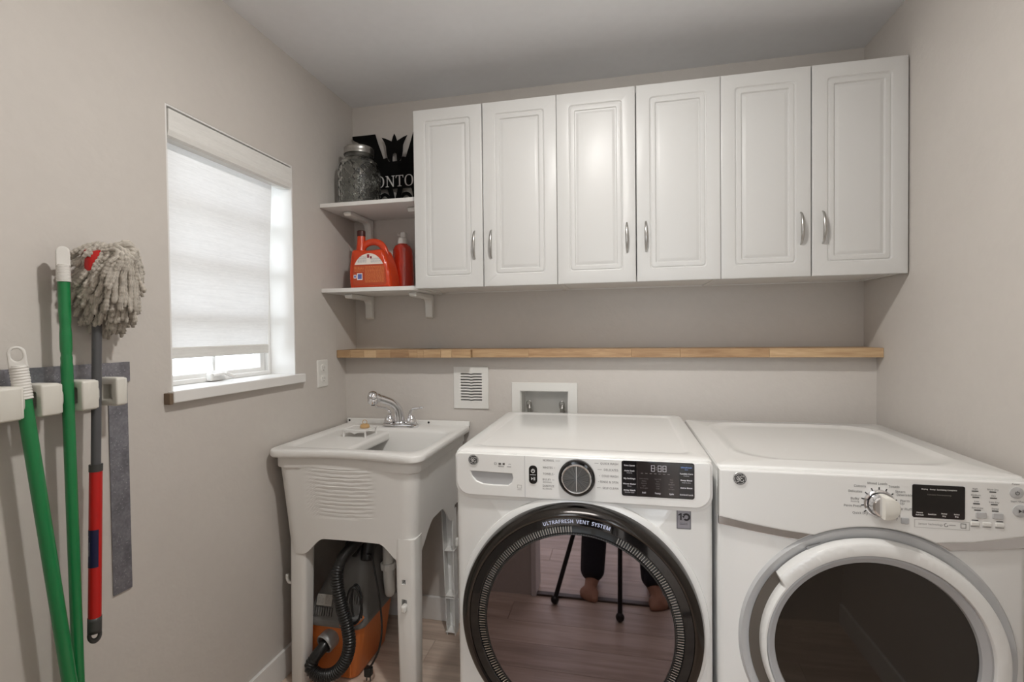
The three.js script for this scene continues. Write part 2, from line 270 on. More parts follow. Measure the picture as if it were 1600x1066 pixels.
// ================================================================ LAMPS
{
  const l = thing('ceiling_light', 'slim round downlight on the ceiling above the viewer', 'ceiling light', [LAMP[0], H, LAMP[2]]);
  part(l, 'trim_ring', lathe([[0.062, -0.004], [0.064, -0.016], [0.072, -0.018], [0.088, -0.012], [0.09, 0], [0.062, 0]]).translate(LAMP[0], H, LAMP[2]), M.trim);
  part(l, 'light_diffuser', lathe([[0, -0.006], [0.063, -0.006], [0.063, -0.002], [0, -0.002]]).translate(LAMP[0], H, LAMP[2]), std({ color: lin(0.8, 0.8, 0.78), emissive: lin(1, 0.97, 0.92), emissiveIntensity: 1.5, roughness: 0.6 }));
  const p = new THREE.RectAreaLight(lin(1, 0.972, 0.935), LAMP_POWER, 0.09, 0.09); p.name = 'ceiling_lamp'; p.position.set(0, LAMP[1] - H, 0); p.rotation.x = -Math.PI / 2; l.add(p);
  const gl = new THREE.PointLight(lin(1, 0.972, 0.935), GLOW_POWER); gl.name = 'ceiling_lamp_glow'; gl.position.set(0, LAMP[1] - H - 0.012, 0); gl.castShadow = true; gl.shadow.radius = 1.6; l.add(gl);
  const h = thing('added_hall_fill_light', 'added ceiling panel in the hall behind the viewer, fill light for the laundry room', 'ceiling light', [1.0, H, 3.2]);  // added unseen panel lamp, fills the laundry room through the doorway
  part(h, 'frame', box(0.45, 1.55, H - 0.03, H, 2.85, 3.55, 0.004), M.trim);
  part(h, 'light_diffuser', box(0.48, 1.52, H - 0.034, H - 0.03, 2.88, 3.52, 0), std({ color: lin(0.8, 0.8, 0.8), emissive: lin(1, 0.96, 0.9), emissiveIntensity: 1.2 }));
  const a = new THREE.RectAreaLight(lin(1, 0.985, 0.975), HALL_FILL_POWER, 1.0, 0.6); a.name = 'hall_fill_lamp'; a.position.set(0, -0.04, 0); a.rotation.x = -Math.PI / 2; h.add(a);
}

// ================================================================ BLIND, OUTLET, VENT, VALVE BOX, LEDGE
{
  const b = thing('roller_blind', 'white woven roller blind pulled down over the window', 'blind', [0, WIN.y1, 0.757]);
  const z0 = WIN.z0 + 0.008, z1 = WIN.z1 - 0.008;
  // fabric covered fascia with a rounded lower front
  part(b, 'fascia', uvm(extrudeX([[z0, 0], [z1, 0], [z1, 1], [z0, 1]], 0, 0.001).scale(0, 0, 0).copy(uvm((() => { const pr = [[-0.075, 1.990], [-0.075, 1.92], [-0.05, 1.912], [-0.012, 1.908], [-0.002, 1.914], [0.003, 1.93], [0.004, 1.99]]; const s = shapeOf(pr); return extrude(s, z1 - z0).translate(0, 0, z0); })(), 1))), M.blindSolid);
  const y1 = 1.93, y0 = 1.288, n = 24, loops = [];
  const fx = (y) => lerp(-0.082, -0.048, (y - y0) / (y1 - y0));
  const g = new THREE.PlaneGeometry(0.484, y1 - y0, 1, n).rotateY(Math.PI / 2).translate(0, (y0 + y1) / 2, 0.533 + 0.242), p = g.attributes.position;
  for (let i = 0; i < p.count; i++) p.setX(i, fx(p.getY(i)));
  g.computeVertexNormals(); part(b, 'fabric', uvm(g, 1), M.blind);
  part(b, 'hem_bar', uvm(box(-0.088, -0.076, 1.254, 1.290, 0.532, 1.018, 0.004), 1), M.blindSolid, 'fabric covered bar at the bottom of the blind');
}
{
  const o = thing('wall_outlet', 'white outlet plate on the left wall beside the window', 'outlet', [0, 1.154, 0.294]);
  part(o, 'plate', relief(-0.332, -0.256, 1.094, 1.213, [[0, 0, 0.004], [0, 0.003, 0.004], [0.003, 0.006, 0.004]]).rotateY(Math.PI / 2), M.plastic);
  for (const y of [1.177, 1.130]) {
    const f = part(o, 'socket', relief(-0.312, -0.276, y - 0.018, y + 0.018, [[0, 0.005, 0.015], [0, 0.0075, 0.015], [0.0015, 0.0085, 0.014]]).rotateY(Math.PI / 2), M.plastic);
    part(f, 'slot', join([box(0.0082, 0.0090, y - 0.003, y + 0.008, 0.286, 0.288, 0), box(0.0082, 0.0090, y - 0.003, y + 0.008, 0.300, 0.302, 0), box(0.0082, 0.0090, y - 0.012, y - 0.007, 0.2915, 0.2965, 0)]), M.midGrey);
  }
}
{
  const v = thing('vent_grille', 'square white louvred vent cover on the lower back wall', 'vent', [0.626, 1.077, LEDGE_Z]);
  const s = shapeOf([[0.545, 0.983], [0.707, 0.983], [0.707, 1.172], [0.545, 1.172]]), rows = 10;
  for (let i = 0; i < rows; i++) { const y = lerp(1.022, 1.139, i / (rows - 1)), a = 0.0028, m = 0.627; s.holes.push(shapeOf([[0.578, y - a], [m - 0.012, y - a], [m, y - a - 0.0028], [m + 0.012, y - a], [0.677, y - a], [0.677, y + a], [m + 0.012, y + a], [m, y + a - 0.0028], [m - 0.012, y + a], [0.578, y + a]])); }
  part(v, 'plate', extrude(s, 0.006, 0.0012).translate(0, 0, LEDGE_Z + 0.0002), M.plastic);
  for (let i = 0; i < rows; i++) { const y = lerp(1.022, 1.139, i / (rows - 1)); part(v, 'slat', new THREE.BoxGeometry(0.10, 0.0016, 0.014).rotateX(0.7).translate(0.6275, y - 0.004, LEDGE_Z - 0.006), M.greyPlastic); }
}
{
  const b = thing('washer_outlet_box', 'white recessed washing machine valve box above the washer', 'valve box', [0.958, 0.9, LEDGE_Z]);
  const s = shapeOf([[0.815, 0.865], [1.103, 0.865], [1.103, 1.103], [0.815, 1.103]]); s.holes.push(shapeOf([[0.853, 0.902], [0.853, 1.066], [1.063, 1.066], [1.063, 0.902]]));
  part(b, 'frame', extrude(s, 0.008, 0.0015).translate(0, 0, LEDGE_Z + 0.0002), M.plastic);
  part(b, 'tub', join([box(0.852, 1.064, 0.90, 1.066, 0.004, 0.010, 0), box(0.852, 0.856, 0.90, 1.066, 0.01, LEDGE_Z, 0), box(1.060, 1.064, 0.90, 1.066, 0.01, LEDGE_Z, 0), box(0.856, 1.06, 1.062, 1.066, 0.01, LEDGE_Z, 0), box(0.856, 1.06, 0.90, 0.904, 0.01, LEDGE_Z, 0)]), M.plastic);
  for (const [x, m] of [[0.885, M.red], [1.032, phy({ color: lin(0.05, 0.08, 0.3), roughness: 0.4 })]]) {
    const k = part(b, 'valve', join([rod([x, 0.904, 0.06], [x, 0.985, 0.06], 0.010), rod([x, 0.96, 0.06], [x, 0.96, 0.012], 0.008), rod([x, 0.985, 0.06], [x, 1.0, 0.06], 0.013, 0.009)]), M.nickel);
    part(k, 'valve_handle', tube([[x - 0.009, 0.99, 0.073], [x - 0.009, 1.012, 0.075], [x, 1.018, 0.075], [x + 0.009, 1.012, 0.075], [x + 0.009, 0.99, 0.073]], 0.0028, 24, 6), M.nickel);
  }
}
// wooden cap boards on the ledge, of glued staves
function capBoard(x0, x1, zf, label, cuts, across) {
  const t = thing('ledge_board', label, 'ledge board', [(x0 + x1) / 2, LEDGE_Y, zf / 2], { group: 'wooden ledge boards' });
  const rows = across ? 2 : 3; let k = 0;
  for (let r = 0; r < rows; r++) {
    const za = lerp(0.0, zf, r / rows), zb = lerp(0.0, zf, (r + 1) / rows), xs = r === rows - 1 ? cuts : cuts.map((c, i) => (i && i < cuts.length - 1 ? c + rr(-0.05, 0.05) : c));
    for (let i = 0; i < xs.length - 1; i++) { const g = uvm(box(xs[i] + 0.0002, xs[i + 1] - 0.0002, LEDGE_Y, 1.2515, za + 0.0002, zb - 0.0002, 0.0012, 1)), uv = g.attributes.uv, ox = rnd(), oy = rnd(); for (let q = 0; q < uv.count; q++) uv.setXY(q, uv.getX(q) + ox, uv.getY(q) + oy); part(t, 'stave', g, oaks[(k++ * 5 + Math.floor(rnd() * 3)) % oaks.length]); }
  }
}
capBoard(0.001, 0.648, 0.178, 'short wooden ledge board of blocky staves above the sink', [0.001, 0.07, 0.14, 0.20, 0.27, 0.36, 0.40, 0.43, 0.51, 0.56, 0.648], true);
capBoard(0.649, W - 0.001, 0.158, 'long wooden ledge board above the washer and dryer', [0.649, 0.90, 1.33, 1.52, 1.85, W - 0.001], false);

// ================================================================ WALL CABINETS AND SHELVES
const CAB = { x: [0.4574, 0.7515, 1.0493, 1.3467, 1.6439, 1.941, 2.2364], y0: 1.5125, y1: 2.238, zb: 0.304, zf: 0.3235 };
{
  const labels = ['white two-door wall cabinet next to the open shelves', 'white two-door wall cabinet in the middle above the washer', 'white two-door wall cabinet against the right wall'];
  const bow = () => { const c = curve([[0, -0.056, 0], [0, -0.05, 0.010], [0, -0.028, 0.020], [0, 0, 0.0235], [0, 0.028, 0.020], [0, 0.05, 0.010], [0, 0.056, 0]]); return capTube(c, (t) => 0.0028 + 0.0035 * Math.sin(Math.PI * t), 36, 10, 0.75); };
  const bowGeo = bow();
  for (let c = 0; c < 3; c++) {
    const x0 = CAB.x[c * 2] + 0.0006, xm = CAB.x[c * 2 + 1], x1 = CAB.x[c * 2 + 2] - 0.0006;
    const t = thing('wall_cabinet', labels[c], 'cabinet', [(x0 + x1) / 2, CAB.y0, 0], { group: 'white wall cabinets' });
    part(t, 'body', join([box(x0, x0 + 0.016, CAB.y0, CAB.y1, 0.0005, CAB.zb, 0.001), box(x1 - 0.016, x1, CAB.y0, CAB.y1, 0.0005, CAB.zb, 0.001), box(x0, x1, CAB.y0 + 0.004, CAB.y0 + 0.02, 0.0005, CAB.zb, 0.001), box(x0, x1, CAB.y1 - 0.016, CAB.y1, 0.0005, CAB.zb, 0.001), box(x0, x1, CAB.y0, CAB.y1, 0.0005, 0.006, 0)]), M.melamine);
    for (const side of [0, 1]) {
      const a = side ? xm + 0.0016 : x0, b = side ? x1 : xm - 0.0016, z = CAB.zb + 0.002, f = CAB.zf;
      const d = part(t, 'door', relief(a, b, CAB.y0 - 0.003, CAB.y1 + 0.002, [[0, z, 0.001], [0, f - 0.004, 0.002], [0.0012, f - 0.0012, 0.002], [0.004, f, 0.003], [0.047, f, 0.012], [0.0495, f - 0.0032, 0.012], [0.052, f - 0.0042, 0.011], [0.0545, f - 0.0018, 0.009], [0.059, f - 0.0012, 0.008], [0.068, f - 0.0018, 0.005], [0.071, f - 0.0062, 0.0025], [0.074, f - 0.0066, 0.002], [0.084, f - 0.0022, 0.001], [0.086, f - 0.0020, 0.001]], 5, 0.35), M.laminate);
      const hx = side ? a + 0.033 : b - 0.033;
      const hg = bowGeo.clone().translate(hx, 1.678, f - 0.0005); part(d, 'handle', hg, M.nickel, 'curved satin nickel bow handle');
    }
  }
}
function shelf(name, y, label, brackets, drop) {
  const t = thing('wall_shelf', label, 'shelf', [0.228, y, 0], { group: 'white shelves beside the cabinets' });
  part(t, 'board', box(0.001, CAB.x[0] - 0.0005, y - 0.018, y, 0.0005, 0.291, 0.0025), M.melamine);
  for (const x of brackets) {
    const T = y - 0.0182, w = 0.018, A = [], th = 0.022;
    A.push([0.0005, T], [0.205, T], [0.212, T - 0.006], [0.212, T - 0.012], [0.205, T - th + 0.002]);
    A.push([0.07, T - th]); for (let i = 0; i <= 6; i++) { const a = Math.PI / 2 + i / 6 * Math.PI / 2; A.push([0.05 + 0.022 * Math.cos(a), T - th - 0.022 + 0.022 * Math.sin(a)]); }
    A.push([0.026, T - drop + 0.008], [0.018, T - drop], [0.0005, T - drop]);
    part(t, 'bracket', extrudeX(A, x - w, x + w, 0.004), M.plastic);
  }
}
shelf('wall_shelf', 1.898, 'upper white shelf holding the glass jar', [0.087, 0.395], 0.11);
shelf('wall_shelf', 1.526, 'lower white shelf holding the red detergent', [0.084, 0.396], 0.112);

// ---- things on the upper shelf
const font = await new FontLoader().loadAsync('fonts/droid/droid_serif_regular.typeface.json');
{
  const s = thing('metal_sign', 'black cut-metal monogram sign with a tulip behind the glass jar', 'sign', [0.235, 1.898, 0.03]);
  const B = 1.9, cx = 0.236, list = [], sh = (p) => list.push(shapeOf(p));
  const D = 0.003;
  for (const m of [1, -1]) { const X = (x) => cx + m * (x - cx), P = (a) => sh(m > 0 ? a.map(([x, y]) => [X(x), y]) : a.map(([x, y]) => [X(x), y]).reverse());
    P([[0.016, 2.287], [0.016, 2.272], [0.030, 2.262], [0.046, 2.255], [0.052, 2.24], [0.052, 2.09], [0.156, 2.09], [0.178, 2.166], [0.150, 2.245], [0.137, 2.287]]);       // serif, stem and slanted stroke of the letter
    P([[0.150, 2.088], [0.178, 2.166], [0.196, 2.170], [0.206, 2.150], [0.236, 2.15], [0.236, 2.088]]);
    P([[0.052, 2.025], [0.052, 1.93], [0.04, 1.918], [0.016, 1.912], [0.016, B], [0.145, B], [0.145, 1.912], [0.125, 1.918], [0.118, 1.93], [0.118, 2.025]]);                     // foot of the stem
    P([[0.118, 2.025], [0.118, 1.93], [0.136, 1.93], [0.150, 2.012], [0.158, 2.025]]); P([[0.196, 2.025], [0.221, 2.025], [0.236, 1.965], [0.236, B], [0.222, B], [0.214, 1.96]]);
    const arch = []; for (let i = 0; i <= 10; i++) { const a = Math.PI * (1 - i / 10); arch.push([0.180 + 0.036 * Math.cos(a), 1.952 + 0.050 * Math.sin(a)]); } for (let i = 10; i >= 0; i--) { const a = Math.PI * (1 - i / 10); arch.push([0.180 + 0.022 * Math.cos(a), 1.952 + 0.034 * Math.sin(a)]); } P(arch);
    // half of the tulip
    P([[0.236, 2.282], [0.229, 2.268], [0.222, 2.246], [0.206, 2.254], [0.190, 2.262], [0.170, 2.268], [0.184, 2.245], [0.192, 2.225], [0.194, 2.195], [0.200, 2.165], [0.214, 2.148], [0.224, 2.150], [0.226, 2.185], [0.236, 2.192]]);
  }
  list.push(shapeOf([[0.03, B], [0.442, B], [0.442, B + 0.005], [0.03, B + 0.005]]));
  // name band with the letters cut out
  const band = shapeOf([[0.03, 2.020], [0.442, 2.020], [0.442, 2.094], [0.03, 2.094]]), islands = [];
  const word = font.generateShapes('MONTOYA', 0.054); let lo = 1e9, hi = -1e9; const pts = word.map((q) => q.extractPoints(6));
  pts.forEach((q) => q.shape.forEach((p) => { lo = Math.min(lo, p.x); hi = Math.max(hi, p.x); }));
  const off = (p) => new THREE.Vector2((p.x - (lo + hi) / 2) * 0.94 + cx + 0.012, p.y + 2.029);
  pts.forEach((q) => { band.holes.push(new THREE.Path(q.shape.map(off))); q.holes.forEach((h) => islands.push(new THREE.Shape(h.map(off)))); });
  part(s, 'letter_and_tulip', join(list.map((q) => extrude(q, D))).translate(0, 0, 0.028), M.blackMetal);
  part(s, 'name_band', join([extrude(band, D), ...islands.map((q) => extrude(q, D))]).translate(0, 0, 0.0281), M.blackMetal);
  part(s, 'lettering', join(word.map((q) => extrude(q, 0.0012)).map((q) => q.translate(-(lo + hi) / 2, 0, 0).scale(0.94, 1, 1).translate(cx + 0.012, 2.029, 0.0293))), phy({ color: lin(0.62, 0.60, 0.58), roughness: 0.5 }), 'pale grey letters of the name band');
}
{
  const cx = 0.119, cz = 0.155, y0 = 1.8985, j = thing('glass_jar', 'diamond-cut clear glass jar with a metal lid on the upper shelf', 'jar', [cx, y0, cz]);
  const prof = [[0.0, 0.0], [0.07, 0.0], [0.085, 0.006], [0.092, 0.02], [0.094, 0.05], [0.095, 0.12], [0.094, 0.17], [0.088, 0.198], [0.076, 0.214], [0.066, 0.222], [0.063, 0.228], [0.063, 0.262]];
  const c2 = new THREE.CatmullRomCurve3(prof.map(([r, y]) => V(r, y, 0)), false, 'catmullrom', 0.3), N = 110, S = 120, loops = [];
  for (let i = 1; i <= N; i++) { const p = c2.getPoint(i / N), l = []; for (let k = 0; k < S; k++) { const a = k / S * 2 * Math.PI; let r = p.x; if (p.y > 0.02 && p.y < 0.205) { const u = a * 15 / Math.PI / 2, v = p.y / 0.021; const d1 = Math.abs(((u + v / 2) % 1 + 1) % 1 - 0.5) * 2, d2 = Math.abs(((u - v / 2) % 1 + 1) % 1 - 0.5) * 2; r -= 0.0035 * (1 - Math.min(1, Math.min(d1, d2) * 2.2)) * smooth(0.02, 0.03, p.y) * (1 - smooth(0.19, 0.205, p.y)); } l.push([r * Math.cos(a), p.y, -r * Math.sin(a)]); } loops.push(l); }
  for (const [r, y] of [[0.0595, 0.262], [0.0595, 0.226], [0.073, 0.210], [0.086, 0.19], [0.0895, 0.165], [0.0895, 0.03], [0.082, 0.012], [0.06, 0.008]]) loops.push(Array.from({ length: S }, (_, k) => [r * Math.cos(k / S * 2 * Math.PI), y, -r * Math.sin(k / S * 2 * Math.PI)]));
  part(j, 'glass_body', skin(loops, true, true, 0.5).translate(cx, y0, cz), M.jarGlass);
  const lid = part(j, 'lid', lathe([[0, 0.279], [0.058, 0.279], [0.063, 0.277], [0.0665, 0.272], [0.0675, 0.262], [0.0665, 0.258], [0.0675, 0.254], [0.0675, 0.244], [0.065, 0.243], [0.065, 0.27], [0, 0.272]]).translate(cx, y0, cz), M.nickel, 'screw-on metal lid');
  part(lid, 'knob', lathe([[0, 0.306], [0.014, 0.302], [0.021, 0.293], [0.019, 0.284], [0.012, 0.279], [0, 0.279]]).translate(cx - 0.012, y0, cz - 0.02), M.plastic);
}
// ---- detergent on the lower shelf
const fake = (g, x, y, w, h, n, col) => { g.fillStyle = col; for (let i = 0; i < n; i++) { const yy = y + h * i / n; let xx = x; while (xx < x + w) { const l = 6 + hash(Math.round(xx), i, 9) * 22; g.fillRect(xx, yy, Math.min(l, x + w - xx), Math.max(1, h / n * 0.4)); xx += l + 4; } } };
{
  const y0 = 1.5265, z = 0.165, j = thing('detergent_jug', 'red-orange detergent jug with a loop handle and back label', 'detergent jug', [0.098, y0, z]);
  const s = new THREE.Shape(); s.moveTo(0.098, y0 + 0.004);
  s.bezierCurveTo(0.090, y0 + 0.05, 0.094, y0 + 0.10, 0.103, y0 + 0.14); s.bezierCurveTo(0.104, y0 + 0.150, 0.106, y0 + 0.158, 0.112, y0 + 0.160); s.bezierCurveTo(0.125, y0 + 0.163, 0.145, y0 + 0.155, 0.19, y0 + 0.156); s.bezierCurveTo(0.225, y0 + 0.158, 0.238, y0 + 0.163, 0.243, y0 + 0.15); s.bezierCurveTo(0.262, y0 + 0.11, 0.277, y0 + 0.06, 0.275, y0 + 0.004); s.closePath();
  const b = new THREE.ExtrudeGeometry(s, { depth: 0.062, bevelEnabled: true, bevelThickness: 0.022, bevelSize: 0.014, bevelOffset: -0.012, bevelSegments: 6, curveSegments: 18 }).translate(0, 0, z - 0.031);
  const neck = skin([[0.13, 0.022, 0.028], [0.165, 0.0205, 0.024], [0.20, 0.0175, 0.018], [0.222, 0.0165, 0.0165]].map(([y, rx, rz]) => Array.from({ length: 28 }, (_, k) => { const a = k / 28 * 2 * Math.PI; return [0.1245 + (y - 0.13) * 0.02 + rx * Math.cos(a), y0 + y, z - rz * Math.sin(a)]; })), true, true, 0.7);
  const grip = capTube(curve([[0.128, y0 + 0.165, z], [0.138, y0 + 0.182, z], [0.158, y0 + 0.194, z], [0.185, y0 + 0.197, z], [0.210, y0 + 0.189, z], [0.226, y0 + 0.172, z], [0.235, y0 + 0.150, z], [0.240, y0 + 0.13, z]]), () => 0.0105, 60, 16, 1.35);
  part(j, 'body', toCreasedNormals(join([b, neck, grip]), 0.8), M.jug);
  part(j, 'cap', lathe([[0, 0.024], [0.0155, 0.024], [0.0175, 0.021], [0.0175, 0], [0, 0]], 24).translate(0.1263, y0 + 0.222, z), phy({ color: lin(0.06, 0.012, 0.01), roughness: 0.4 }), 'dark screw cap');
  const lt = canvasTex(400, 360, (g, w, q) => { g.clearRect(0, 0, w, q); g.beginPath(); g.moveTo(14, q - 30); g.lineTo(14, 190); g.bezierCurveTo(40, 60, 120, 8, 200, 8); g.bezierCurveTo(280, 8, 350, 70, 386, 200); g.lineTo(392, q - 40); g.bezierCurveTo(390, q - 10, 380, q - 6, 360, q - 6); g.lineTo(40, q - 6); g.bezierCurveTo(20, q - 6, 14, q - 14, 14, q - 30); g.closePath(); g.save(); g.clip(); g.fillStyle = '#b4441e'; g.fillRect(0, 0, w, q); g.fillStyle = '#e9e2da'; g.fillRect(0, 0, w, 128); fake(g, 70, 40, 100, 70, 6, '#9a9aa0'); fake(g, 220, 60, 120, 55, 5, '#9a9aa0'); g.fillStyle = '#8c1c30'; g.fillRect(178, 18, 26, 38); g.fillRect(212, 40, 20, 26); fake(g, 150, 150, 220, 180, 13, '#d98a4a'); fake(g, 30, 150, 110, 60, 4, '#d98a4a'); g.fillStyle = '#ece8e4'; g.fillRect(60, 220, 62, 74); g.fillRect(20, 236, 34, 40); g.fillStyle = '#5566a8'; g.fillRect(68, 230, 46, 54); g.fillRect(26, 244, 20, 24); g.restore(); });
  print(j, 'label', decalMat(lt), 0.108, 0.263, y0 + 0.012, y0 + 0.146, z + 0.0535);
  const bt = thing('detergent_bottle', 'tall red detergent bottle with a white cap beside the jug', 'detergent bottle', [0.284, y0, 0.060]);
  const loops = [[0.0, 0.040, 0.9], [0.006, 0.050, 0.85], [0.04, 0.052, 0.82], [0.09, 0.051, 0.8], [0.14, 0.049, 0.8], [0.165, 0.046, 0.85], [0.18, 0.036, 1], [0.186, 0.024, 1], [0.192, 0.021, 1]].map(([y, r, q]) => Array.from({ length: 32 }, (_, k) => { const a = k / 32 * 2 * Math.PI; return [0.284 + r * Math.cos(a), y0 + y, 0.060 - r * q * Math.sin(a)]; }));
  part(bt, 'body', skin(loops, true, true, 0.7), M.bottle);
  const cp = part(bt, 'cap', lathe([[0, 0.214], [0.018, 0.214], [0.022, 0.211], [0.0235, 0.194], [0.024, 0.188], [0, 0.188]], 28).translate(0.284, y0, 0.060), M.plastic, 'white dispenser cap');
  part(cp, 'nozzle', join([box(0.277, 0.303, y0 + 0.213, y0 + 0.236, 0.047, 0.073, 0.005), rod([0.279, y0 + 0.222, 0.060], [0.265, y0 + 0.226, 0.075], 0.006, 0.005)]), M.plastic);
  j.scale.set(1.1, 1.1, 1); bt.scale.y = 1.17;
}

// ================================================================ BROOM RACK, SQUARE, BROOM HANDLES, MOP
{
  const q = thing('framing_square', 'grey steel L-shaped framing square hanging behind the broom rack', 'framing square', [0.004, 1.2, 1.2]);
  part(q, 'blade', uvm(box(0.0022, 0.0045, 0.656, 1.2065, 1.178, 1.228, 0.0005, 1)), M.steelSheet);
  part(q, 'tongue', uvm(box(0.0022, 0.0045, 1.2065, 1.259, 1.170, 1.580, 0.0005, 1)), M.steelSheet);
}
const RACK = [{ r: 1.458, l: 1.504 }, { r: 1.385, l: 1.428 }, { r: 1.307, l: 1.346 }, { r: 1.238, l: 1.267 }];
{
  const t = thing('broom_rack', 'cream plastic broom rack with four clamp blocks on the left wall', 'broom rack', [0, 1.19, 1.38]);
  part(t, 'rail', box(0.0046, 0.030, 1.168, 1.212, 1.236, 1.53, 0.004), M.cream);
  RACK.forEach(({ r, l }, i) => {
    const y0 = 1.156, y1 = 1.226;
    const ring = shapeOf(rrect(0.012, 0.080, y0, y1, 0.007, 4)); ring.holes.push(shapeOf(rrect(0.034, 0.062, 1.173, 1.209, 0.003, 3).reverse())); // hollow block, open towards the next pole
    const b = part(t, 'clamp_block', toCreasedNormals(join([extrude(ring, l - r - 0.012, 0.0035, 3).translate(0, 0, r + 0.0035 + 0.005), box(0.014, 0.078, y0 + 0.002, y1 - 0.002, r, r + 0.010, 0.004, 3)]), 0.6), M.cream);
    if (i < 3) { const n = 10, lo = []; for (let k = 0; k <= 5; k++) { const a = k / 5 * Math.PI / 2, dz = -0.012 * Math.sin(a), q = Math.cos(a); lo.push(rrect(0.052 - 0.022 * q - 0.001, 0.052 + 0.022 * q + 0.001, 1.191 - 0.024 * q - 0.001, 1.191 + 0.024 * q + 0.001, Math.max(0.0006, 0.016 * q), 4).map(([x, y]) => [x, y, r + 0.002 + dz])); } part(b, 'roller_bump', skin(lo, true, true, 0.9), M.cream); }
  });
}
const pole = (a, b, r, m = 24) => rod(a, b, r, r, m);
function greenHandle(label, a, b, r, gripLen, dents) {
  const t = thing('broomstick', label, 'broomstick', b, { group: 'green broomsticks' }), A = V(...a), B = V(...b), d = A.clone().sub(B).normalize(), at = (s) => A.clone().addScaledVector(d, -s);
  const L = A.distanceTo(B) - gripLen, c = new THREE.LineCurve3(at(gripLen - 0.004), B);
  part(t, 'stick', capTube(c, (s) => r * (1 + dents.reduce((k, [q, w, e]) => k - e * Math.exp(-(((s * L - q) / w) ** 2)), 0)), 260, 22), M.green);
  // ribbed white grip with a hanging loop
  const g = []; g.push(capTube(new THREE.LineCurve3(at(gripLen), at(0.040)), (s) => r * 1.16 + 0.00045 * Math.sin(s * 75), 120, 22));
  const q = new THREE.Quaternion().setFromUnitVectors(V(0, 1, 0), d), hw = r * 1.12, sh = new THREE.Shape(); sh.moveTo(-hw, -0.045); sh.lineTo(hw, -0.045); sh.lineTo(hw * 0.98, -hw); sh.absarc(0, -hw, hw * 0.98, 0, Math.PI, false); sh.closePath();
  const ho = new THREE.Path(); ho.absellipse(0, -hw * 1.25, hw * 0.60, hw * 0.92, 0, Math.PI * 2, true); sh.holes.push(ho);
  const flat = extrude(sh, r * 1.15, 0.0025, 3, 24).translate(0, 0, -r * 0.575).rotateY(0.99).applyQuaternion(q), p = at(0); g.push(flat.translate(p.x, p.y, p.z));
  part(t, 'grip', join(g), M.grip, 'white ribbed plastic grip with a hanging hole');
}
greenHandle('short green broomstick leaning in the rack, leftmost of the three poles', [0.055, 1.309, 1.457], [0.098, 0.02, 1.343], 0.0132, 0.112, []);
greenHandle('tall green broomstick with a dented tube beside the mop', [0.052, 1.532, 1.360], [0.058, 0.02, 1.352], 0.0112, 0.080, [[0.105, 0.012, 0.10], [0.168, 0.006, 0.14], [0.185, 0.004, 0.08]]);
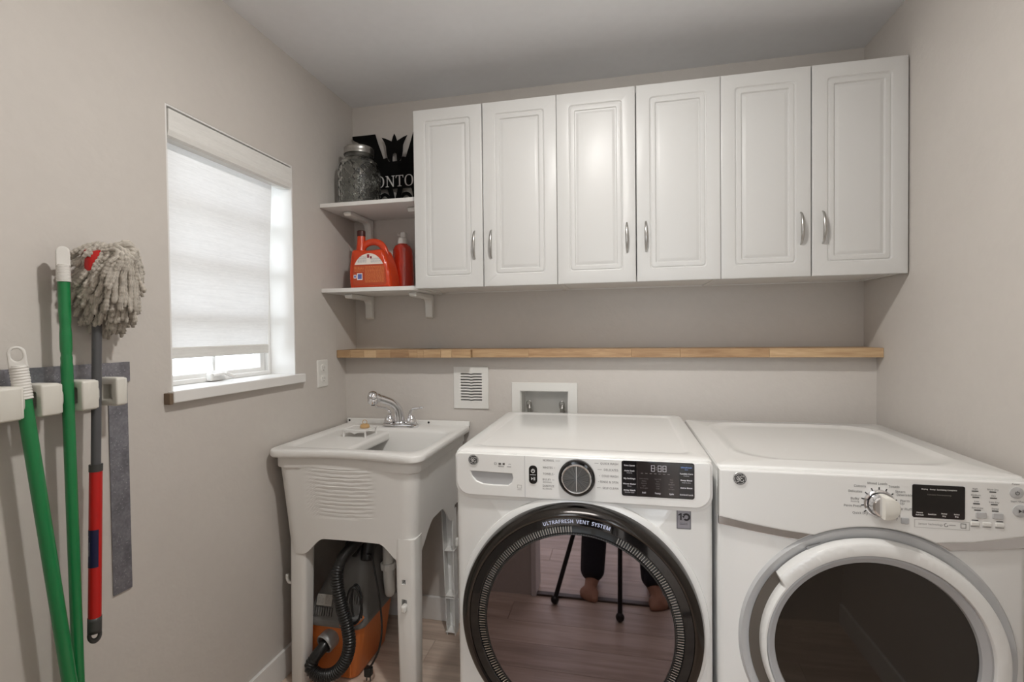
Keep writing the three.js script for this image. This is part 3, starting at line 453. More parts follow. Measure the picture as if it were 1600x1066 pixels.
{
  const top = [0.053, 1.49, 1.285], bot = [0.062, 0.605, 1.322], t = thing('mop', 'upside-down string mop with a red and grey handle', 'mop', bot), T = V(...top), Bq = V(...bot), at = (y) => { const s = (y - bot[1]) / (top[1] - bot[1]); return Bq.clone().lerp(T, s).toArray(); };
  part(t, 'pole', rod(at(1.02), at(1.49), 0.0098), M.handleGrey);
  part(t, 'collar', rod(at(1.005), at(1.022), 0.0135), M.cap);
  const sl = part(t, 'sleeve', rod(at(0.66), at(1.006), 0.0128), M.red, 'red lower grip of the mop handle');
  const lt = canvasTex(512, 512, (g, w, h) => { g.fillStyle = '#15173f'; g.fillRect(0, 0, w, h); g.save(); g.translate(w / 2, h / 2); g.rotate(Math.PI / 2); g.fillStyle = '#e8e8f0'; g.font = 'bold 58px sans-serif'; g.textAlign = 'center'; g.fillText('Telescopique', 0, 30); g.font = 'bold 34px sans-serif'; g.fillText('Telescópica', 0, -30); for (let i = 0; i < 22; i++) g.fillRect(-200 + i * 18, 74, 9, 18); for (let i = 0; i < 3; i++) { g.strokeStyle = i % 2 ? '#c8a8b8' : '#8088c8'; g.lineWidth = 12; g.beginPath(); g.arc(-130 + i * 130, 150, 36, 0, 7); g.stroke(); } g.restore(); g.fillStyle = '#c03028'; g.fillRect(160, 440, 60, 60); });
  const lr = new THREE.CylinderGeometry(0.0132, 0.0132, 0.088, 28, 1, true, -2.2, 3.6); lr.applyQuaternion(new THREE.Quaternion().setFromUnitVectors(V(0, 1, 0), V(...at(1)).sub(V(...at(0))).normalize())); const lc = at(0.825); part(sl, 'label', lr.translate(...lc), printMat(lt), 'dark blue printed label');
  part(t, 'end_cap', join([capTube(new THREE.LineCurve3(V(...at(0.662)), V(...at(0.626))), () => 0.0138, 4, 24), new THREE.TorusGeometry(0.0098, 0.0042, 10, 24).scale(1, 1.5, 1).rotateY(0.9).translate(...at(0.620))]), M.cap);
  part(t, 'connector', join([rod(at(1.47), [0.070, 1.515, 1.300], 0.016, 0.019), rod([0.085, 1.482, 1.314], [0.088, 1.528, 1.320], 0.020, 0.017)]), M.red, 'red plastic mop clamp');
  const hd = thing_none(t);
  function thing_none(p) { const g = new THREE.Group(); g.name = 'mop_head'; p.add(g); BASE.set(g, BASE.get(p)); return g; }
  const S0 = V(0.082, 1.512, 1.306); let n = 0;
  const strand = (S, C1, C2, E, r) => { const c = new THREE.CatmullRomCurve3([S, C1, C2, E], false, 'centripetal'), f = rr(16, 22), ph = rr(0, 6), L = c.getLength(); part(hd, 'strand', capTube(c, (s) => r * (1 + 0.17 * Math.sin(s * L * f * 36 + ph) + 0.1 * Math.sin(s * L * f * 11 + ph * 2)) * (s > 0.97 ? 0.7 : 1), Math.round(20 + L * 190), 7), M.cotton); n++; };
  // ends of the strands lie on a fan from lower left over the bottom to the upper right
  const fan = [[1.338, 1.44], [1.332, 1.40], [1.318, 1.372], [1.296, 1.345], [1.274, 1.322], [1.248, 1.315], [1.224, 1.325], [1.206, 1.35], [1.196, 1.39], [1.190, 1.43], [1.194, 1.47], [1.204, 1.505], [1.220, 1.535]];
  const fanAt = (u) => { const k = Math.min(fan.length - 1.001, u * (fan.length - 1)), i = Math.floor(k), q = k - i; return [lerp(fan[i][0], fan[i + 1][0], q), lerp(fan[i][1], fan[i + 1][1], q)]; };
  for (let layer = 0; layer < 5; layer++) for (let i = 0; i < 34; i++) {
    const u = (i + rr(0, 0.9)) / 34, [ez, ey] = fanAt(u), out = 0.026 + layer * 0.024, sh = [1, 0.98, 0.94, 0.84, 0.66][layer] * rr(0.88, 1.02);
    const E2 = V(out + rr(-0.008, 0.008), lerp(S0.y, ey, sh), lerp(S0.z, ez, sh)), S = S0.clone().add(V((layer - 2) * 0.007, rr(-0.012, 0.018), rr(-0.02, 0.006)));
    const up = 0.018 + 0.022 * Math.sin(Math.PI * Math.min(1, u * 1.1)) + rr(-0.006, 0.008), C1 = S.clone().lerp(E2, 0.28).add(V(0.012 + 0.008 * layer, up, 0)), C2 = S.clone().lerp(E2, 0.66).add(V(0.016 + rr(-0.008, 0.012), up * 0.8 + rr(-0.006, 0.006), rr(-0.006, 0.006)));
    strand(S, C1, C2, E2, rr(0.0050, 0.0066));
  }
  for (let i = 0; i < 22; i++) { const u = i / 21, E2 = V(0.035 + 0.07 * rnd(), lerp(1.452, 1.515, u) + rr(-0.006, 0.006), lerp(1.336, 1.346, u) - rr(0, 0.016)), S = S0.clone().add(V(rr(-0.01, 0.014), rr(0.005, 0.02), rr(-0.025, 0.004))); const C1 = S.clone().lerp(E2, 0.3).add(V(0.012, 0.024 * (0.5 + u * 0.5), 0)), C2 = S.clone().lerp(E2, 0.72).add(V(0.012, 0.018 * (0.5 + u * 0.5), 0)); strand(S, C1, C2, E2, rr(0.0048, 0.0060)); }
}

// ================================================================ UTILITY SINK
const SINK = { x0: 0.012, x1: 0.620, zb: LEDGE_Z + 0.004, zf: 0.688, top: 0.906 };
{
  const t = thing('utility_sink', 'white plastic utility sink on legs between the left wall and the washer', 'sink', [0.316, 0, 0.39]);
  const K = 200; // points of an outline: back edge, right side, front with a concave curve, left side
  function outline(inset, r, concave) { // counter-clockwise seen from above, as [x, z]
    const base = rrect(SINK.x0 + inset, SINK.x1 - inset, -(SINK.zf - inset), -(SINK.zb + Math.min(inset, 0.02)), [r, 0.012, 0.012, r], 8), len = [0];
    for (let i = 0; i < base.length; i++) { const a = base[i], b = base[(i + 1) % base.length]; len.push(len[i] + Math.hypot(a[0] - b[0], a[1] - b[1])); }
    const out = []; for (let k = 0; k < K; k++) { const d = len[len.length - 1] * k / K; let i = 0; while (len[i + 1] < d) i++; const q = (d - len[i]) / (len[i + 1] - len[i] || 1), a = base[i], b = base[(i + 1) % base.length]; let x = lerp(a[0], b[0], q), z = -lerp(a[1], b[1], q); const u = (x - SINK.x0) / (SINK.x1 - SINK.x0), fr = smooth(0.50, 0.66, z); z -= concave * fr * Math.max(0, Math.sin(Math.PI * u)) ** 1.5; out.push([x, z]); }
    return out;
  }
  const at = (o, y) => o.map(([x, z]) => [x, typeof y === 'function' ? y(x, z) : y, z]);
  const T = SINK.top, O0 = outline(0, 0.06, 0.034), O1 = outline(0.003, 0.058, 0.034), O2 = outline(0.010, 0.052, 0.034);
  // inner bowl outlines
  const bowl = (x0, x1, z0, z1, r) => { const base = rrect(x0, x1, -z1, -z0, r, 8), len = [0]; for (let i = 0; i < base.length; i++) { const a = base[i], b = base[(i + 1) % base.length]; len.push(len[i] + Math.hypot(a[0] - b[0], a[1] - b[1])); } const out = []; for (let k = 0; k < K; k++) { const d = len[len.length - 1] * k / K; let i = 0; while (len[i + 1] < d) i++; const q = (d - len[i]) / (len[i + 1] - len[i] || 1), a = base[i], b = base[(i + 1) % base.length]; out.push([lerp(a[0], b[0], q), -lerp(a[1], b[1], q)]); } return out; };
  const lip = (x, z) => T + 0.0 * x;
  part(t, 'basin', skin([at(outline(0.022, 0.05, 0.034), T - 0.022), at(O1, T - 0.026), at(O0, T - 0.022), at(O0, T - 0.006), at(O1, T - 0.0015), at(O2, T), at(bowl(0.050, 0.588, 0.232, 0.615, 0.05), T), at(bowl(0.056, 0.582, 0.238, 0.610, 0.05), T - 0.004), at(bowl(0.060, 0.578, 0.243, 0.604, 0.05), T - 0.014), at(bowl(0.105, 0.545, 0.265, 0.565, 0.06), T - 0.27), at(bowl(0.125, 0.525, 0.285, 0.545, 0.06), T - 0.295)], false, true, 0.7), M.sink);
  part(t, 'back_lip', box(SINK.x0, SINK.x1, T - 0.004, T + 0.020, SINK.zb, SINK.zb + 0.012, 0.004), M.sink);
  const led = part(t, 'soap_ledge', box(0.051, 0.292, T - 0.05, T - 0.008, 0.234, 0.606, 0.014, 4), M.sink);
  for (const x of [0.026, 0.425]) part(t, 'bolt_hole_shade', new THREE.SphereGeometry(0.005, 14, 10).scale(1, 1, 0.45).translate(x, T + 0.010, SINK.zb + 0.0125), M.dark, 'dark dome painted for the shade in a bolt hole');  // dark domes in place of the shaded bolt holes in the lip
  // skirt with an arched lower edge
  const bottom = (x, z) => { const u = (x - 0.06) / (0.575 - 0.06), w = (z - 0.17) / (0.63 - 0.17); const arch = (q) => smooth(0.13, 0.30, q) * (1 - smooth(0.72, 0.90, q)); return 0.512 + 0.062 * arch(u) * smooth(0.52, 0.60, z) + (x > 0.45 ? 0.10 * smooth(0.10, 0.42, w) * (1 - smooth(0.60, 0.93, w)) : 0) + (z < 0.2 ? 0.06 : 0); };
  const rows = 150, sk = [], inner = [];
  const Ot = outline(0.020, 0.05, 0.030), Om = outline(0.028, 0.048, 0.020), Ob = outline(0.052, 0.045, 0.012);
  for (let i = 0; i <= rows; i++) {
    const q = i / rows, l = [];
    for (let k = 0; k < K; k++) {
      const band = smooth(0.0, 0.03, q), s = 1 - (1 - q), a = Ot[k], m = Om[k], b = Ob[k];
      const yb = bottom(b[0], b[1]), y = lerp(T - 0.024, yb, q), d = (T - 0.024 - y) / 0.37;
      let x, z; if (d < 0.11) { x = a[0]; z = a[1]; } else { const e = smooth(0.11, 0.13, d) * 0.0; const g = (d - 0.11) / 0.89; const step = smooth(0.11, 0.125, d); x = lerp(lerp(a[0], m[0], step), b[0], g); z = lerp(lerp(a[1], m[1], step), b[1], g); }
      if (z > 0.5 && x > 0.14 && x < 0.45) { const yy = y - 0.012 * ((x - 0.29) / 0.15) ** 2, inR = smooth(0.150, 0.170, x) * (1 - smooth(0.40, 0.44, x)) * smooth(0.655, 0.66, yy) * (1 - smooth(0.832, 0.838, yy)); z -= 0.0024 * inR * Math.max(0, Math.sin((yy - 0.655) / 0.0145 * 2 * Math.PI)); }
      if (y < yb + 0.004) { } l.push([x, y, z]);
    }
    sk.push(l);
  }
  const last = sk[sk.length - 1]; const c0 = [0.316, 0.39]; const inw = (p, e, dy) => { const dx = p[0] - c0[0], dz = p[2] - c0[1], L = Math.hypot(dx, dz); return [p[0] - dx / L * e, p[1] + dy, p[2] - dz / L * e]; };
  sk.push(last.map((p) => inw(p, 0.005, 0)), last.map((p) => inw(p, 0.005, 0.03)), sk[20].map((p) => inw(p, 0.006, 0)));
  part(t, 'skirt', skin(sk, false, false, 0.7), M.sink);
  // legs
  function leg(cx, cz, lean, w, open) {
    const f = (y, q) => rrect(cx - w / 2 * q + lean[0] * (0.55 - y), cx + w / 2 * q + lean[0] * (0.55 - y), cz - w / 2 * q + lean[1] * (0.55 - y), cz + w / 2 * q + lean[1] * (0.55 - y), 0.018 * q, 4).map(([x, z]) => [x, y, z]).reverse();
    return skin([f(0, 0.80), f(0.004, 0.84), f(0.3, 0.94), f(0.60, 1.0)], true, true, 0.6);
  }
  function slotted(g, cuts) { const ev = new Evaluator(); ev.attributes = ['position', 'normal']; ev.useGroups = false; const prep = (q) => { const o = q.index ? q.toNonIndexed() : q; for (const k of Object.keys(o.attributes)) if (k !== 'position' && k !== 'normal') o.deleteAttribute(k); o.clearGroups(); return o; }; let a = new Brush(prep(g)); for (const c of cuts) { const b = new Brush(prep(box(...c, 0))); a.updateMatrixWorld(); b.updateMatrixWorld(); a = ev.evaluate(a, b, SUBTRACTION); } return a.geometry; }
  const fl = part(t, 'leg', leg(0.103, 0.594, [-0.02, 0.01], 0.070), M.sink), fr = part(t, 'leg', slotted(leg(0.538, 0.600, [0.006, 0.01], 0.078), [[0.524, 0.544, 0.352, 0.387, 0.612, 0.66], [0.526, 0.541, 0.440, 0.457, 0.612, 0.66]]), M.sink), bl = part(t, 'leg', leg(0.10, 0.190, [0, -0.03], 0.062), M.sink);
  const knob = part(fr, 'leg_clip', box(0.527, 0.546, 0.345, 0.372, 0.628, 0.656, 0.008, 3), M.plastic);
  part(fl, 'leg_clip', tube([[0.074, 0.385, 0.60], [0.048, 0.382, 0.60], [0.038, 0.395, 0.60], [0.038, 0.412, 0.60]], 0.006, 20, 8), M.plastic);
  // open channel back leg
  const chan = join([[-0.026, -0.022, -0.025, 0.025], [0.022, 0.026, -0.025, 0.025], [-0.024, 0.024, -0.025, -0.021]].map(([a, b, c, d]) => skin([[0, 0], [0.55, 1]].map(([y, q]) => rrect(0.552 + a * (0.75 + 0.25 * q) - 0.012 * q, 0.552 + b * (0.75 + 0.25 * q) - 0.012 * q, 0.185 + c, 0.185 + d, 0.001, 1).map(([x, z]) => [x, y + 0.0, z]).reverse()), true, true, 0.3)).concat([0.01, 0.16, 0.17, 0.37].map((y) => box(0.527, 0.571, y, y + 0.005, 0.162, 0.209, 0.001))));
  const br = part(t, 'leg', chan, M.sink, 'open-backed rear leg of the sink'); part(br, 'leg_clip', box(0.572, 0.586, 0.39, 0.425, 0.18, 0.20, 0.005), M.plastic);
  // drain and trap under the bowl
  const tr = part(t, 'drain_pipe', join([tube([[0.345, 0.62, 0.38], [0.345, 0.50, 0.38], [0.345, 0.33, 0.38], [0.345, 0.265, 0.37], [0.332, 0.245, 0.345], [0.318, 0.262, 0.315], [0.312, 0.33, 0.30], [0.312, 0.42, 0.29], [0.312, 0.455, 0.26], [0.312, 0.46, 0.20], [0.312, 0.46, LEDGE_Z + 0.006]], 0.0215, 120, 18)]), M.plastic);
  part(tr, 'nut', lathe([[0.021, -0.013], [0.031, -0.013], [0.032, -0.008], [0.032, 0.008], [0.029, 0.013], [0.021, 0.013]], 10).translate(0.345, 0.372, 0.38), M.plastic); part(tr, 'nut', lathe([[0.021, -0.013], [0.031, -0.013], [0.032, 0.008], [0.021, 0.013]], 10).translate(0.312, 0.39, 0.295), M.plastic);
  // faucet
  const fx = 0.318, fz = 0.188, fy = T, fa = part(t, 'faucet', skin([[0, 0, 0.022], [0, 0.010, 0.022], [0.004, 0.016, 0.02], [0.010, 0.019, 0.016]].map(([i, y, r]) => rrect(fx - 0.084 + i, fx + 0.084 - i, -(fz + 0.027 - i), -(fz - 0.027 + i), r, 6).map(([x, z]) => [x, fy + y, -z])), true, true, 0.6), M.chrome, 'chrome two-handle faucet with a pull-out spray head');
  const sp = [[fx, fy + 0.015, fz], [fx - 0.002, fy + 0.055, fz + 0.004], [fx - 0.006, fy + 0.088, fz + 0.014], [fx - 0.022, fy + 0.112, fz + 0.032], [fx - 0.046, fy + 0.127, fz + 0.052], [fx - 0.066, fy + 0.137, fz + 0.068]];
  part(fa, 'spout', join([capTube(curve(sp), (s) => 0.0235 - 0.0055 * smooth(0, 0.5, s) - 0.001 * s, 60, 24), lathe([[0.0, 0], [0.0255, 0], [0.026, 0.006], [0.022, 0.014], [0.018, 0.02], [0, 0.022]], 28).translate(fx, fy + 0.016, fz)]), M.chrome);
  const e1 = V(...sp[5]), d1 = V(-0.020, 0.010, 0.016).normalize(), hp = e1.clone().addScaledVector(d1, 0.028);
  part(fa, 'spray_head', join([capTube(new THREE.LineCurve3(e1.clone().addScaledVector(d1, -0.006), e1.clone().addScaledVector(d1, 0.024)), (s) => 0.0178 + 0.001 * (s > 0.2), 10, 24), new THREE.SphereGeometry(0.0265, 28, 20).scale(0.95, 1.05, 0.95).translate(hp.x, hp.y - 0.004, hp.z), lathe([[0, -0.024], [0.012, -0.024], [0.019, -0.02], [0.025, -0.008], [0.023, 0], [0, 0.002]], 28).translate(hp.x, hp.y - 0.012, hp.z)]), M.chrome);
  part(fa, 'spray_face', lathe([[0, -0.040], [0.008, -0.040], [0.009, -0.034], [0, -0.034]], 20).translate(hp.x, hp.y, hp.z), M.dark);
  for (const m of [-1, 1]) { const hx = fx + m * 0.052; part(fa, 'handle', join([lathe([[0, 0.018], [0.024, 0.018], [0.0245, 0.024], [0.021, 0.036], [0.015, 0.046], [0.012, 0.052], [0.0, 0.056]], 28).translate(hx, fy, fz), capTube(curve([[hx, fy + 0.046, fz], [hx - m * 0.002, fy + 0.066, fz + 0.002], [hx + m * 0.012, fy + 0.082, fz + 0.004], [hx + m * 0.034, fy + 0.086, fz + 0.006], [hx + m * 0.055, fy + 0.090, fz + 0.008], [hx + m * 0.063, fy + 0.091, fz + 0.009]]), (s) => 0.0085 - 0.004 * smooth(0, 0.6, s) + 0.0022 * smooth(0.75, 0.92, s) - 0.003 * smooth(0.96, 1, s), 40, 14)]), M.chrome); }
  // little tray in the sink
  const ty = T - 0.008, y1 = ty + 0.026, tray = thing('soap_tray', 'small white footed tray in the sink beside the faucet', 'tray', [0.205, ty, 0.34]);
  part(tray, 'tray_top', skin([[0, 0], [0, 0.005], [0.002, 0.006]].map(([i, y]) => rrect(0.152 + i, 0.262 - i, -(0.395 - i), -(0.29 + i), 0.006, 4).map(([x, z]) => [x, y1 + y, -z])).concat([rrect(0.157, 0.257, -0.390, -0.295, 0.005, 4).map(([x, z]) => [x, y1 + 0.003, -z])]), true, true, 0.5), M.trim);
  part(tray, 'skirt_trim', extrude(shapeOf([[0.155, 0], [0.259, 0], [0.259, -0.005], [0.225, -0.006], [0.210, -0.013], [0.195, -0.006], [0.155, -0.005]].map(([x, y]) => [x, y + y1])), 0.002).translate(0, 0, 0.391), M.trim);
  for (const [x, z] of [[0.158, 0.389], [0.256, 0.389], [0.158, 0.297], [0.256, 0.297]]) part(tray, 'leg', rod([x, ty, z], [x, y1, z], 0.0045, 0.004, 10), M.trim);
  const pl = thing('drain_plug', 'small brown plug with a ring lying on the white tray', 'plug', [0.225, y1 + 0.003, 0.335]);
  part(pl, 'stopper', lathe([[0, 0.001], [0.018, 0.001], [0.020, 0.004], [0.019, 0.012], [0.015, 0.016], [0, 0.016]], 24).translate(0.225, y1 + 0.0025, 0.335), M.brass); part(pl, 'ring', new THREE.TorusGeometry(0.009, 0.0014, 8, 24).rotateY(0.3).translate(0.225, y1 + 0.0275, 0.335), M.brass);
}

// ================================================================ SHOP VACUUM
{
  const t = thing('shop_vacuum', 'orange and grey shop vacuum with a black hose under the sink', 'vacuum', [0.19, 0, 0.41]);
  const lp = (x0, x1, z0, z1, r, y) => rrect(x0, x1, -z1, -z0, r, 6).map(([x, z]) => [x, y, -z]);
  part(t, 'tank', skin([lp(0.095, 0.285, 0.30, 0.545, 0.03, 0.002), lp(0.090, 0.292, 0.292, 0.552, 0.035, 0.012), lp(0.078, 0.318, 0.272, 0.556, 0.035, 0.205)], true, true, 0.6), M.orange);
  part(t, 'tank_rib', box(0.262, 0.272, 0.012, 0.2, 0.545, 0.558, 0.003), M.orange);
  part(t, 'lid', skin([lp(0.070, 0.326, 0.264, 0.566, 0.035, 0.206), lp(0.068, 0.328, 0.262, 0.570, 0.037, 0.216), lp(0.071, 0.325, 0.266, 0.566, 0.035, 0.230), lp(0.080, 0.322, 0.272, 0.556, 0.035, 0.236), lp(0.118, 0.320, 0.28, 0.525, 0.045, 0.33), lp(0.160, 0.312, 0.29, 0.490, 0.05, 0.42), lp(0.178, 0.304, 0.30, 0.47, 0.05, 0.452), lp(0.20, 0.285, 0.33, 0.44, 0.03, 0.462)], true, true, 0.8), M.vacGrey);
  const n = V(-0.0, 0.094, 0.031).normalize(), slope = (y) => lerp(0.556, 0.525, (y - 0.236) / 0.094);
  const tilt = -0.32;
  print(t, 'label', printMat(canvasTex(128, 96, (g, w, h) => { g.fillStyle = '#a8a49e'; g.fillRect(0, 0, w, h); fake(g, 8, 10, 50, 76, 8, '#77736e'); fake(g, 72, 10, 48, 76, 8, '#77736e'); })), 0.126, 0.190, 0.276, 0.316, 0.545, tilt, 'grey rating label');
  for (let i = 0; i < 8; i++) part(t, 'vent_rib', box(-0.0028, 0.0028, -0.015, 0.015, -0.004, 0.0055, 0.0015).rotateX(tilt).translate(0.118 + i * 0.0105, 0.255, 0.5525), M.vacGrey);
  for (let i = 0; i < 8; i++) part(t, 'vent_rib', box(-0.0034, 0.0034, -0.016, 0.016, -0.004, 0.0055, 0.0015).rotateX(tilt).translate(0.236 + i * 0.0105, 0.305, 0.535), M.vacGrey);
  part(t, 'latch', box(-0.045, 0.045, -0.008, 0.008, -0.01, 0.01, 0.006, 3).rotateZ(0.35).translate(0.285, 0.244, 0.567), M.galvanised); part(t, 'latch_band', tube([[0.240, 0.222, 0.572], [0.275, 0.226, 0.575], [0.315, 0.240, 0.571], [0.326, 0.252, 0.55]], 0.005, 20, 8), M.orange);
  // inlet port and hose
  const P = V(0.186, 0.155, 0.553), pd = V(-0.30, -0.28, 1).normalize();
  part(t, 'inlet_port', (() => { const g = lathe([[0.030, -0.02], [0.037, -0.02], [0.037, 0.030], [0.034, 0.034], [0.031, 0.032], [0.029, 0.0]], 32); g.applyQuaternion(new THREE.Quaternion().setFromUnitVectors(V(0, 1, 0), pd)); return g.translate(P.x, P.y, P.z); })(), M.galvanised, 'grey metal inlet collar');
  const hose = [[0.186, 0.156, 0.548], [0.178, 0.142, 0.588], [0.160, 0.116, 0.615], [0.149, 0.086, 0.625], [0.180, 0.064, 0.630], [0.240, 0.074, 0.630], [0.288, 0.122, 0.625], [0.306, 0.186, 0.620], [0.296, 0.248, 0.615], [0.273, 0.315, 0.612], [0.257, 0.384, 0.610], [0.250, 0.440, 0.600], [0.260, 0.485, 0.575], [0.280, 0.515, 0.540], [0.300, 0.54, 0.50]];
  const hc = curve(hose), HL = hc.getLength();
  part(t, 'hose', capTube(hc, (s) => { const cor = smooth(0.10, 0.14, s) * (1 - smooth(0.80, 0.84, s)); return 0.0205 + 0.0032 * cor * (0.5 + 0.5 * Math.cos(s * HL / 0.0095 * 2 * Math.PI)) + 0.002 * smooth(0.84, 0.86, s); }, 900, 22), M.rubber, 'black corrugated hose');
  part(t, 'hose_end', join([tube([[0.24, 0.46, 0.50], [0.255, 0.52, 0.47], [0.27, 0.56, 0.44]], 0.030, 20, 16), tube([[0.30, 0.43, 0.47], [0.30, 0.50, 0.45], [0.31, 0.55, 0.42]], 0.026, 20, 16)]), M.rubber);
  // cord: hanging coil and plug
  const coil = []; for (let i = 0; i <= 80; i++) { const a = i / 80 * 2 * Math.PI * 4, r = 0.046 + 0.006 * Math.sin(i * 0.7); coil.push([0.300 + 0.026 * Math.cos(a) + 0.0008 * i / 8, 0.305 + 0.085 * Math.sin(a) * (0.8 + 0.05 * Math.sin(i * 0.31)), 0.566 + 0.0022 * (i / 20) + 0.016 * Math.sin(a * 0.5)]); }
  const cd = part(t, 'cord', join([tube(coil, 0.0037, 300, 8), tube([[0.32, 0.47, 0.50], [0.370, 0.490, 0.56], [0.392, 0.427, 0.575], [0.407, 0.333, 0.575], [0.413, 0.226, 0.575], [0.400, 0.152, 0.575], [0.376, 0.100, 0.575], [0.358, 0.075, 0.575]], 0.0037, 80, 8)]), M.rubber);
  part(cd, 'plug', join([box(0.342, 0.370, 0.046, 0.080, 0.562, 0.588, 0.006, 3), box(0.3465, 0.3485, 0.026, 0.048, 0.570, 0.577, 0.0005), box(0.3615, 0.3635, 0.026, 0.048, 0.570, 0.577, 0.0005)]), M.rubber);
}

// ================================================================ WASHER
const spaced = (g, s, x, y, sp) => { for (const ch of s) { g.fillText(ch, x, y); x += g.measureText(ch).width + sp; } };
const roundel = canvasTex(256, 256, (g) => { // round monogram badge
  g.clearRect(0, 0, 256, 256); g.fillStyle = '#c9c8c6'; g.beginPath(); g.arc(128, 128, 126, 0, 7); g.fill(); g.fillStyle = '#3c3b3a'; g.beginPath(); g.arc(128, 128, 114, 0, 7); g.fill();
  g.strokeStyle = '#d8d7d4'; g.lineWidth = 7; g.beginPath(); g.arc(128, 128, 97, 0, 7); g.stroke(); g.fillStyle = '#3c3b3a'; for (const a of [0, 1, 2, 3]) { g.beginPath(); g.arc(128 + 97 * Math.cos(a * Math.PI / 2 + 0.5), 128 + 97 * Math.sin(a * Math.PI / 2 + 0.5), 14, 0, 7); g.fill(); }
  g.lineCap = 'round'; g.lineWidth = 11; g.beginPath(); g.moveTo(118, 78); g.bezierCurveTo(78, 62, 58, 120, 84, 146); g.bezierCurveTo(108, 164, 128, 126, 112, 106); g.bezierCurveTo(104, 96, 92, 112, 100, 122); g.moveTo(112, 130); g.bezierCurveTo(124, 176, 92, 200, 74, 180); g.stroke();
  g.beginPath(); g.moveTo(190, 86); g.bezierCurveTo(178, 58, 132, 66, 140, 98); g.bezierCurveTo(144, 116, 166, 118, 172, 114); g.bezierCurveTo(136, 112, 124, 158, 150, 174); g.bezierCurveTo(176, 188, 198, 164, 190, 146); g.stroke(); });
const badge = (t, x, y, r, z) => { const b = part(t, 'badge', latheZ([[0, 0.002], [r * 0.95, 0.002], [r, 0.001], [r, -0.002], [0, -0.002]], x, y, z, 40), M.nickel, 'round monogram badge'); print(b, 'badge_print', decalMat(roundel, { roughness: 0.3 }), x - r, x + r, y - r, y + r, z + 0.0024); };
